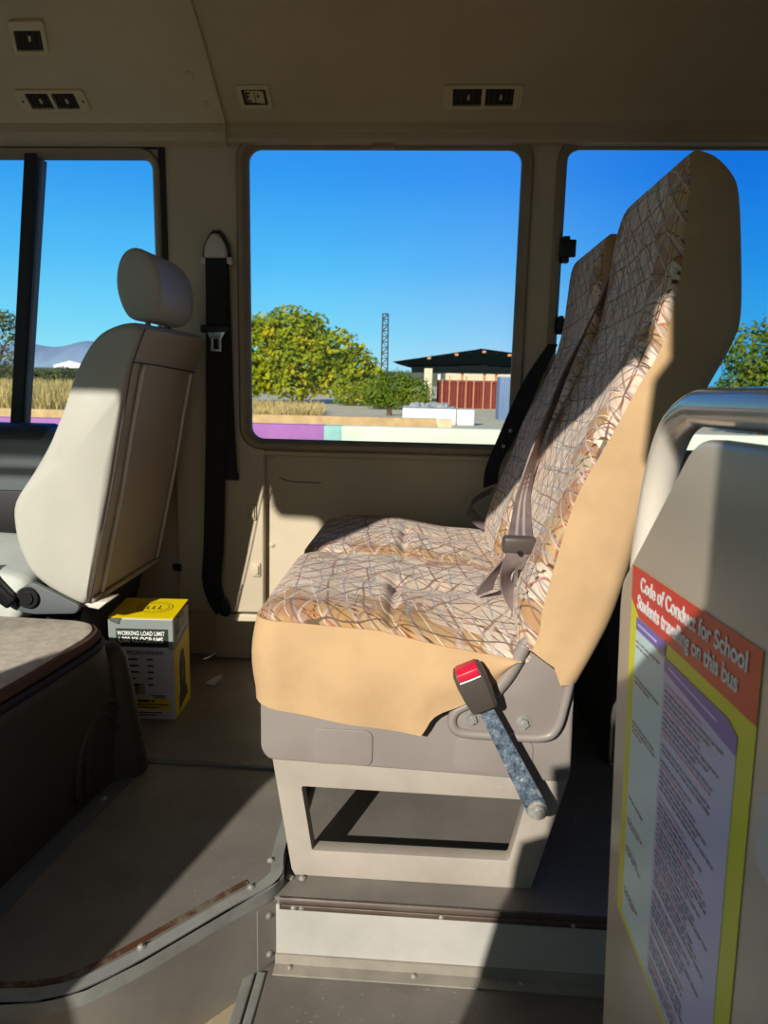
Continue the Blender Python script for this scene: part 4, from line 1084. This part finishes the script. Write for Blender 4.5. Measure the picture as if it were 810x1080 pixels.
def atg(px, d):
    """ground position at a bearing read from the photograph and a distance"""
    th = math.atan((px-456.4)/780*1.0)
    return Vector((d*math.tan(th), d))
bm = B()
prism(bm, [(-160, 7), (200, 7), (200, 420), (-160, 420)], GZ-.2, GZ, 'Z'); ground = struct('ground', bm, M['ground'])
M['asphalt'] = mat('asphalt', S(84, 80, 74), .9, var=.1, vs=3)
bm = B(); prism(bm, [(-160, -60), (200, -60), (200, 7), (-160, 7)], GZ-.2, GZ-.005, 'Z'); struct('road', bm, M['asphalt'], ground)
# hills and scrub line on the horizon
def ridge(name, m, y, x0, x1, h, seed, base=GZ, depth=40, n=70, par=ground):
    r = random.Random(seed); ph = [r.uniform(0, 6) for _ in range(5)]; bm = B(); rings = []
    for i in range(n+1):
        x = x0+(x1-x0)*i/n; hh = h*(.55+.25*math.sin(x/(x1-x0)*9+ph[0])+.14*math.sin(x/(x1-x0)*23+ph[1])+.06*math.sin(x/(x1-x0)*61+ph[2])); hh = max(hh, .4)
        rings.append([(x, y, base-.1), (x, y+depth*.25, base+hh*.6), (x, y+depth*.5, base+hh), (x, y+depth, base+hh*.8), (x, y+depth, base-.1)])
    loft(bm, rings); return struct(name, bm, M[m], par, smooth=True)
ridge('hill_range', 'hill', 1400, -1700, -380, 84, 4, depth=200)
ridge('scrub_ridge', 'scrub', 190, -300, 420, 4.6, 9)

def leaf_cloud(bm, blobs, n, size, seed, flat=.6):
    r = random.Random(seed); tot = sum(b[3]*b[4]*b[5] for b in blobs)
    for (cx, cy, cz, rx_, ry_, rz_) in blobs:
        for _ in range(int(n*rx_*ry_*rz_/tot)):
            while True:
                d = Vector((r.gauss(0, 1), r.gauss(0, 1), r.gauss(0, 1)))
                if d.length > .01: break
            d.normalize(); q = r.uniform(.55, 1.05)
            p = Vector((cx+d.x*rx_*q, cy+d.y*ry_*q, cz+d.z*rz_*q))
            nrm = (d+Vector((r.gauss(0, .5), r.gauss(0, .5), r.gauss(0, .5)+.3))).normalized()
            u = nrm.orthogonal().normalized(); w = nrm.cross(u); a = r.uniform(0, 6.28); u, w = u*math.cos(a)+w*math.sin(a), w*math.cos(a)-u*math.sin(a)
            s = size*r.uniform(.6, 1.3); bend = nrm*s*.18
            A = [bm.verts.new(p+u*s), bm.verts.new(p+w*s*flat+bend), bm.verts.new(p-u*s), bm.verts.new(p-w*s*flat+bend)]
            bm.faces.new(A)
def tree(name, label, cat, base, blobs, n, size, lm, seed, trunk_h, tr=.12, group=None, limbs=3):
    t = thing(name, label, cat, (base[0], base[1], GZ), group)
    bm = B(); leaf_cloud(bm, [(base[0]+b[0], base[1]+b[1], GZ+b[2], b[3], b[4], b[5]) for b in blobs], n, size, seed)
    obj('foliage', bm, M[lm], t, kind='stuff')
    bm = B(); r = random.Random(seed+1)
    tube(bm, [(base[0], base[1], GZ), (base[0]+.05, base[1], GZ+trunk_h*.5), (base[0]+.1, base[1], GZ+trunk_h)], [tr, tr*.85, tr*.7], 8, 4)
    for b in blobs[:limbs+2]:
        tube(bm, [(base[0]+.08, base[1], GZ+trunk_h*.8), (base[0]+b[0]*.5, base[1]+b[1]*.5, GZ+(trunk_h+b[2])*.5), (base[0]+b[0], base[1]+b[1], GZ+b[2])], [tr*.6, tr*.45, tr*.25], 6, 4)
    obj('trunk', bm, M['bark'], t, smooth=True); return t
D = 46; k = D/780
p = atg(318, D)
tree('tree', 'large rounded yellow-green tree outside the middle window', 'tree', (p.x, p.y),
     [(-2.6, 0, 3.0, 1.9, 1.7, 2.2), (-.6, .3, 4.2, 1.9, 1.8, 1.7), (.2, -.3, 2.6, 2.2, 1.8, 1.7), (2.2, 0, 3.2, 1.7, 1.5, 1.4), (3.6, 0, 2.4, 1.2, 1.2, 1.2), (-3.8, 0, 2.0, 1.4, 1.3, 1.6), (-1.8, -.5, 1.6, 1.8, 1.3, 1.0), (.9, .2, 4.5, 1.0, 1.0, 1.0), (-2.2, 0, 4.6, 1.2, 1.1, .8), (2.0, -.3, 1.5, 2.2, 1.2, 1.0), (4.4, 0, 1.6, 1.2, 1.0, 1.0), (-3.4, -.4, .9, 1.6, 1.0, .7), (-.4, -.6, .9, 2.0, 1.0, .7)], 11000, .17, 'leafy', 1, 2.0, .2)
p = atg(415, 40)
tree('bush', 'green bush in front of the lattice mast', 'bush', (p.x, p.y), [(-.9, 0, .9, .9, .8, .9), (.3, .2, 1.15, 1.0, .8, 1.0), (1.3, 0, .9, .9, .8, .85), (-.2, -.2, .6, 1.2, .7, .6)], 4200, .085, 'leafg', 2, .6, .06)
p = atg(376, 44)
tree('bush', 'low yellow-green bush below the big tree', 'bush', (p.x, p.y), [(-.6, 0, .6, .9, .7, .6), (.5, 0, .8, .9, .7, .8)], 1500, .09, 'leafy', 3, .4, .05)
p = atg(792, 26)
tree('tree', 'dark green tree outside the right window, behind the seat back', 'tree', (p.x, p.y), [(-.6, 0, 2.7, 1.1, 1.0, 1.0), (.8, 0, 3.5, 1.2, 1.0, .9), (.2, 0, 1.7, 1.6, 1.2, 1.0), (2.2, 0, 2.3, 1.4, 1.2, 1.3), (-.8, .2, 1.2, .9, .9, .9), (.6, 0, .6, 1.8, 1.0, .6)], 7000, .10, 'leafd', 4, 1.4, .14)
p = atg(-12, 34)
tree('gum_tree', 'sparse grey-green gum tree at the left window edge', 'tree', (p.x, p.y), [(.4, 0, 3.9, .9, .8, .5), (.9, 0, 3.2, .7, .6, .45), (-.8, 0, 3.8, 1.0, .8, .7), (.7, 0, 2.3, .6, .5, .4), (-.4, 0, 2.8, .9, .8, .5), (.2, 0, 1.7, .6, .5, .4)], 1500, .09, 'leafo', 5, 2.2, .10)
# scattered far shrubs behind the grass on the left
for i, (px, d, s) in enumerate(((52, 78, .8), (84, 84, .85), (112, 80, .75), (-4, 76, 1.0), (140, 88, .8))):
    p = atg(px, d)
    tree('shrub', ['olive shrub beyond dry grass, just right of the window bar', 'olive shrub beyond dry grass, second right of the window bar', 'olive shrub beyond dry grass, left of the driver seat back', 'olive shrub beyond dry grass, left of the window bar', 'olive shrub hidden low behind the driver seat back'][i], 'shrub', (p.x, p.y),
         [(-1.4*s, 0, 1.2*s, 1.8*s, 1.2, 1.3*s), (1.2*s, 0, 1.3*s, 1.9*s, 1.2, 1.35*s)], 1500, .15, 'leafo', 20+i, .6, .1, 'shrubs beyond the dry grass', 0)
# palm-like cycad
p = atg(412, 33); cy = thing('cycad', 'small spiky green palm plant left of the white block', 'plant', (p.x, p.y, GZ))
bm = B(); r = random.Random(8)
for i in range(26):
    a = r.uniform(0, 6.28); ln = r.uniform(.6, .95); el = r.uniform(.3, 1.2); pv = None
    for s in range(7):
        q = s/6; pos = Vector((p.x+math.cos(a)*ln*q*math.cos(el*(1-q*.6)), p.y+math.sin(a)*ln*q*.7, GZ+.35+ln*q*math.sin(el)-ln*.5*q*q)); w = Vector((-math.sin(a), math.cos(a), .2))*(.07*(1-q)+.012)
        row = (bm.verts.new(pos-w), bm.verts.new(pos+w))
        if pv: bm.faces.new((pv[0], pv[1], row[1], row[0]))
        pv = row
obj('fronds', bm, M['leafg'], cy); bm = B(); cyl(bm, (p.x, p.y, GZ), (0, 0, 1), .13, .4, 10, .1); obj('stem', bm, M['bark'], cy)
# dry grass
for k, (n, pa, pb, da, db, ha, hb, lab) in enumerate(((6000, -60, 150, 29, 68, .5, 1.25, 'tall straw-coloured dry grass in the field behind the driver seat'), (3000, 262, 340, 27, 36, .3, .6, 'low straw-coloured dry grass at the foot of the large yellow-green tree'))):
    bm = B(); r = random.Random(12+k)
    for i in range(n):
        d = r.uniform(da, db); px = r.uniform(pa, pb); q = atg(px, d); h = r.uniform(ha, hb)
        a = r.uniform(0, 3.14); w = .03+.0006*d; lx, ly = r.gauss(0, .15), r.gauss(0, .15)
        bm.faces.new([bm.verts.new((q.x-w*math.cos(a), q.y-w*math.sin(a), GZ)), bm.verts.new((q.x+w*math.cos(a), q.y+w*math.sin(a), GZ)), bm.verts.new((q.x+lx, q.y+ly, GZ+h))])
    tag(obj('dry_grass', bm, M['grass'], loc=(atg((pa+pb)/2, (da+db)/2).x, (da+db)/2, GZ)), lab, 'grass', kind='stuff')
# painted kerb wall with timber beam behind
def run(name, px0, px1, d, z0, z1, th, m, label, cat, bev=.01):
    a, b = atg(px0, d), atg(px1, d); bm = B(); box(bm, a.x, b.x, d, d+th, z0, z1)
    return tag(obj(name, bm, M[m], loc=((a.x+b.x)/2, d, GZ), bevel=bev), label, cat)
run('low_wall', -260, 343, 18, GZ, -.325, .35, 'purple', 'purple painted section of the low kerb wall outside', 'low wall')
run('low_wall', 343, 362, 18, GZ, -.33, .35, 'teal', 'short teal painted section of low wall beside the purple section', 'low wall')
run('low_wall', 362, 1500, 18, GZ, -.33, .35, 'mint', 'pale mint painted section of the low kerb wall outside', 'low wall')
run('timber_beam', -260, 462, 21, GZ, -.255, .25, 'timber', 'long timber beam lying behind the low wall', 'timber')
run('timber_beam', 463, 478, 21, GZ, -.265, .22, 'timber2', 'short pale timber offcut at the right end of the long beam', 'timber')
run('concrete_block', 426, 482, 27, GZ, -.20, .6, 'white', 'long white block outside under crumpled grey sheeting', 'block', .03)
run('concrete_block', 483, 501, 27, GZ, -.22, .5, 'white', 'short white block at right end of the long white block', 'block', .03)
a, b = atg(428, 27.3), atg(480, 27.3); bm = B(); rr = random.Random(4); g = []
for i in range(22):
    row = []
    for j in range(6): row.append(bm.verts.new((a.x+(b.x-a.x)*i/21+rr.uniform(-.02, .02), 27.02+.55*j/5, -.19+(.02 if j in (0, 5) else rr.uniform(.02, .22))*(1 if 2 < i < 19 else .4))))
    g.append(row)
for i in range(21):
    for j in range(5): bm.faces.new((g[i][j], g[i+1][j], g[i+1][j+1], g[i][j+1]))
bmesh.ops.solidify(bm, geom=bm.faces[:], thickness=.01)
tag(obj('sheeting', bm, M['plasticsheet'], loc=(a.x, 27.3, -.19)), 'crumpled grey plastic sheeting on the white block', 'sheeting')
# lattice mast
p = atg(406, 95); ms = thing('lattice_mast', 'thin steel lattice mast rising behind the bush', 'mast', (p.x, p.y, GZ))
H = 9.6; bm = B(); hw = .42
for sx in (-1, 1):
    for sy in (-1, 1): tube(bm, [(p.x+sx*hw, p.y+sy*hw, GZ), (p.x+sx*hw*.8, p.y+sy*hw*.8, GZ+H)], .07, 6, 1)
obj('mast_legs', bm, M['mastm'], ms)
for sy in (-1, 1):
  bm = B()
  for i in range(14):
    z0 = GZ+H*i/14; z1 = GZ+H*(i+1)/14; q0 = hw*(1-.2*i/14); s = 1 if i % 2 else -1
    tube(bm, [(p.x-s*q0, p.y+sy*q0, z0), (p.x+s*q0, p.y+sy*q0, z1)], .045, 5, 1); tube(bm, [(p.x-q0, p.y+sy*q0, z1), (p.x+q0, p.y+sy*q0, z1)], .045, 5, 1)
  obj('mast_bracing', bm, M['mastm'], ms)

# open shed
d = 52; q = lambda px: (px-456.4)/780*d; zz = lambda y: .82+(400.7-y)/780*d
shd = thing('open_shed', 'open shed with dark sloping roof and posts outside the window', 'shed', (q(490), d, GZ))
roof = [(q(414), zz(383)), (q(500), zz(369)), (q(505), zz(368)), (q(620), zz(381)), (q(620), zz(390)), (q(505), zz(384)), (q(430), zz(387))]
bm = B(); prism(bm, roof, d, d+9, 'Y'); obj('roof', bm, M['roofd'], shd, bevel=.03)
bm = B(); box(bm, q(434), q(620), d+.15, d+.35, zz(393.5), zz(385)); obj('beam', bm, M['rufl'], shd)
for i, px in enumerate((463, 487, 510, 522, 560)):
    bm = B(); box(bm, q(px)-.09, q(px)+.09, d+.3, d+.48, GZ, zz(384)); obj('post', bm, M['rustpost' if i else 'white'], shd)
for i, px in enumerate((440, 452, 466, 480, 494, 508, 521, 534)):
    y = interp([(414, 383), (505, 370), (620, 383)], px); bm = B(); box(bm, q(px)-.12, q(px)+.12, d-.12, d-.01, zz(y+2.2), zz(y-.2)); obj('rafter_end', bm, M['rustpost' if i % 2 else 'rufl'], shd)
bm = B(); box(bm, q(449), q(456), d-9, d-8.5, GZ, zz(391)); box(bm, q(448.4), q(456.6), d-9.05, d-8.45, GZ, GZ+.3)
tag(obj('pillar', bm, M['cream'], loc=(q(452), d-9, GZ), bevel=.02), 'cream square pillar at the left end of the maroon fence', 'pillar')
bm = B(); box(bm, q(470)*1.3, q(600)*1.3, d*1.3, d*1.3+6, GZ, .82+(400.7-385)/780*d*1.3); box(bm, q(470)*1.3, q(600)*1.3, d*1.3-.3, d*1.3+6.3, .82+(400.7-386.5)/780*d*1.3, .82+(400.7-384.6)/780*d*1.3)
tag(obj('pale_building', bm, M['cream'], loc=(q(530)*1.3, d*1.3, GZ)), 'long cream building far behind the open shed', 'building')
# maroon fence
d = 44; fn = thing('metal_fence', 'maroon corrugated metal fence with pale posts', 'fence', (q(490), d, GZ))
bm = B(); n = 120; x0, x1 = q(461), q(545); zt, zb = .82+(400.7-400.5)/780*d, GZ
loft(bm, [[(x0+(x1-x0)*i/n, d+.03*math.sin(i*1.6), zb), (x0+(x1-x0)*i/n, d+.03*math.sin(i*1.6), zt), (x0+(x1-x0)*i/n, d+.06+.03*math.sin(i*1.6), zt), (x0+(x1-x0)*i/n, d+.06+.03*math.sin(i*1.6), zb)] for i in range(n+1)])
obj('sheet_panel', bm, M['maroon'], fn)
for px in (466.5, 474, 482.5, 491, 499, 509, 517, 525, 533):
    bm = B(); box(bm, q(px)-.035, q(px)+.035, d-.10, d-.03, zb, zt+(.25 if px in (474, 491, 509) else .06)); obj('post', bm, M['rustpost'], fn)
bm = B(); box(bm, x0, x1, d-.06, d-.02, zt-.12, zt-.04); obj('top_rail', bm, M['maroon'], fn)
d = 31; bm = B(); box(bm, q(526), q(560), d, d+1.6, GZ, .82+(400.7-396)/780*d)
for i in range(14): 
    xx = q(526)+(q(560)-q(526))*(i+.5)/14; box(bm, xx-.03, xx+.03, d-.03, d, GZ+.1, .82+(400.7-397)/780*d)
tag(obj('metal_cabinet', bm, M['bluegrey'], loc=(q(540), d, GZ), bevel=.01), 'blue-grey ribbed metal container at the right edge of the middle window', 'container')
# far pale houses on the left field
for i, (px, dd, w, h, lab) in enumerate(((70, 300, 14, 4.5, 'far pale building beyond shrubs, below the blue hills'),)):
    c = atg(px, dd); bm = B(); prism(bm, [(c.x-w/2, GZ), (c.x+w/2, GZ), (c.x+w/2, GZ+h), (c.x, GZ+h*1.4), (c.x-w/2, GZ+h)], dd, dd+8, 'Y')
    tag(obj('far_building', bm, M['pale'], loc=(c.x, dd, GZ)), lab, 'building')

# ------------------------------------------------------------------ light
SUN = Vector((.41, 1, -.52)).normalized()
L = bpy.data.lights.new('sun', 'SUN'); L.energy = 5.2; L.angle = math.radians(.55); L.color = (1, .94, .84)
so = bpy.data.objects.new('sun', L); COL.objects.link(so); so.rotation_euler = SUN.to_track_quat('-Z', 'Y').to_euler(); so.location = (-3, -6, 4)
w = bpy.data.worlds.new('sky'); sc.world = w; w.use_nodes = True
nt = w.node_tree; nt.nodes.clear(); N = nt.nodes.new; K = nt.links.new
tc = N('ShaderNodeTexCoord'); sp = N('ShaderNodeSeparateXYZ'); K(tc.outputs['Generated'], sp.inputs[0])
rp = N('ShaderNodeValToRGB'); e = rp.color_ramp.elements
stops = [(0, S(190, 196, 190)), (.49, S(206, 216, 216)), (.502, S(186, 224, 248)), (.53, S(142, 208, 250)), (.57, S(96, 182, 250)), (.62, S(60, 150, 244)), (.68, S(34, 122, 232)), (1, S(14, 70, 180))]
while len(e) < len(stops): e.new(.5)
for el, (pp_, c) in zip(e, stops): el.position = pp_; el.color = c
mr = N('ShaderNodeMath'); mr.operation = 'MULTIPLY_ADD'; mr.inputs[1].default_value = .5; mr.inputs[2].default_value = .5; K(sp.outputs[2], mr.inputs[0]); K(mr.outputs[0], rp.inputs[0])
# brighter, whiter sky towards the sun; deeper blue to the right of the view
dt = N('ShaderNodeVectorMath'); dt.operation = 'DOT_PRODUCT'; K(tc.outputs['Generated'], dt.inputs[0]); dt.inputs[1].default_value = tuple(-SUN)
r2 = N('ShaderNodeValToRGB'); e = r2.color_ramp.elements; e[0].position = .45; e[0].color = (0, 0, 0, 1); e[1].position = 1; e[1].color = (1, 1, 1, 1)
m0 = N('ShaderNodeMath'); m0.operation = 'MULTIPLY_ADD'; m0.inputs[1].default_value = .5; m0.inputs[2].default_value = .5; K(dt.outputs['Value'], m0.inputs[0]); K(m0.outputs[0], r2.inputs[0])
mx = N('ShaderNodeMix'); mx.data_type = 'RGBA'; mx.blend_type = 'MIX'; K(r2.outputs[0], mx.inputs[0]); K(rp.outputs[0], mx.inputs[6]); mx.inputs[7].default_value = (.42, .42, .41, 1)
r3 = N('ShaderNodeValToRGB'); e = r3.color_ramp.elements; e[0].position = .42; e[0].color = (.75, 1.12, 1.02, 1); e[1].position = .66; e[1].color = (.15, .62, .86, 1)
e.new(.54).color = (1, 1, 1, 1)
m1 = N('ShaderNodeMath'); m1.operation = 'MULTIPLY_ADD'; m1.inputs[1].default_value = .5; m1.inputs[2].default_value = .5; K(sp.outputs[0], m1.inputs[0]); K(m1.outputs[0], r3.inputs[0])
m3 = N('ShaderNodeMix'); m3.data_type = 'RGBA'; m3.blend_type = 'MULTIPLY'; m3.inputs[0].default_value = 1; K(mx.outputs[2], m3.inputs[6]); K(r3.outputs[0], m3.inputs[7])
bg = N('ShaderNodeBackground'); K(m3.outputs[2], bg.inputs[0]); bg.inputs[1].default_value = 1.0
ow = N('ShaderNodeOutputWorld'); K(bg.outputs[0], ow.inputs[0])

# ------------------------------------------------------------------ camera
cd = bpy.data.cameras.new('camera'); co = bpy.data.objects.new('camera', cd); COL.objects.link(co); sc.camera = co
cd.sensor_fit = 'VERTICAL'; cd.sensor_height = 36; cd.lens = 780/1080*36; cd.clip_start = .02; cd.clip_end = 4000
Rm = Matrix.Rotation(math.radians(3.5), 4, 'Z') @ Matrix.Rotation(math.radians(90-10.2), 4, 'X') @ Matrix.Rotation(math.radians(1.2), 4, 'Z')
co.matrix_world = Matrix.Translation((0, 0, .82)) @ Rm
cd.dof.use_dof = True; cd.dof.focus_distance = 1.25; cd.dof.aperture_fstop = 11
sc.view_settings.view_transform = 'Standard'; sc.view_settings.look = 'None'; sc.view_settings.gamma = 1; sc.view_settings.use_curve_mapping = False
sc.view_settings.exposure = 0.0
sc.cycles.max_bounces = 10; sc.cycles.diffuse_bounces = 6; sc.cycles.transparent_max_bounces = 16; sc.cycles.caustics_reflective = False; sc.cycles.caustics_refractive = False
sc.cycles.use_denoising = True; sc.cycles.sample_clamp_indirect = 8
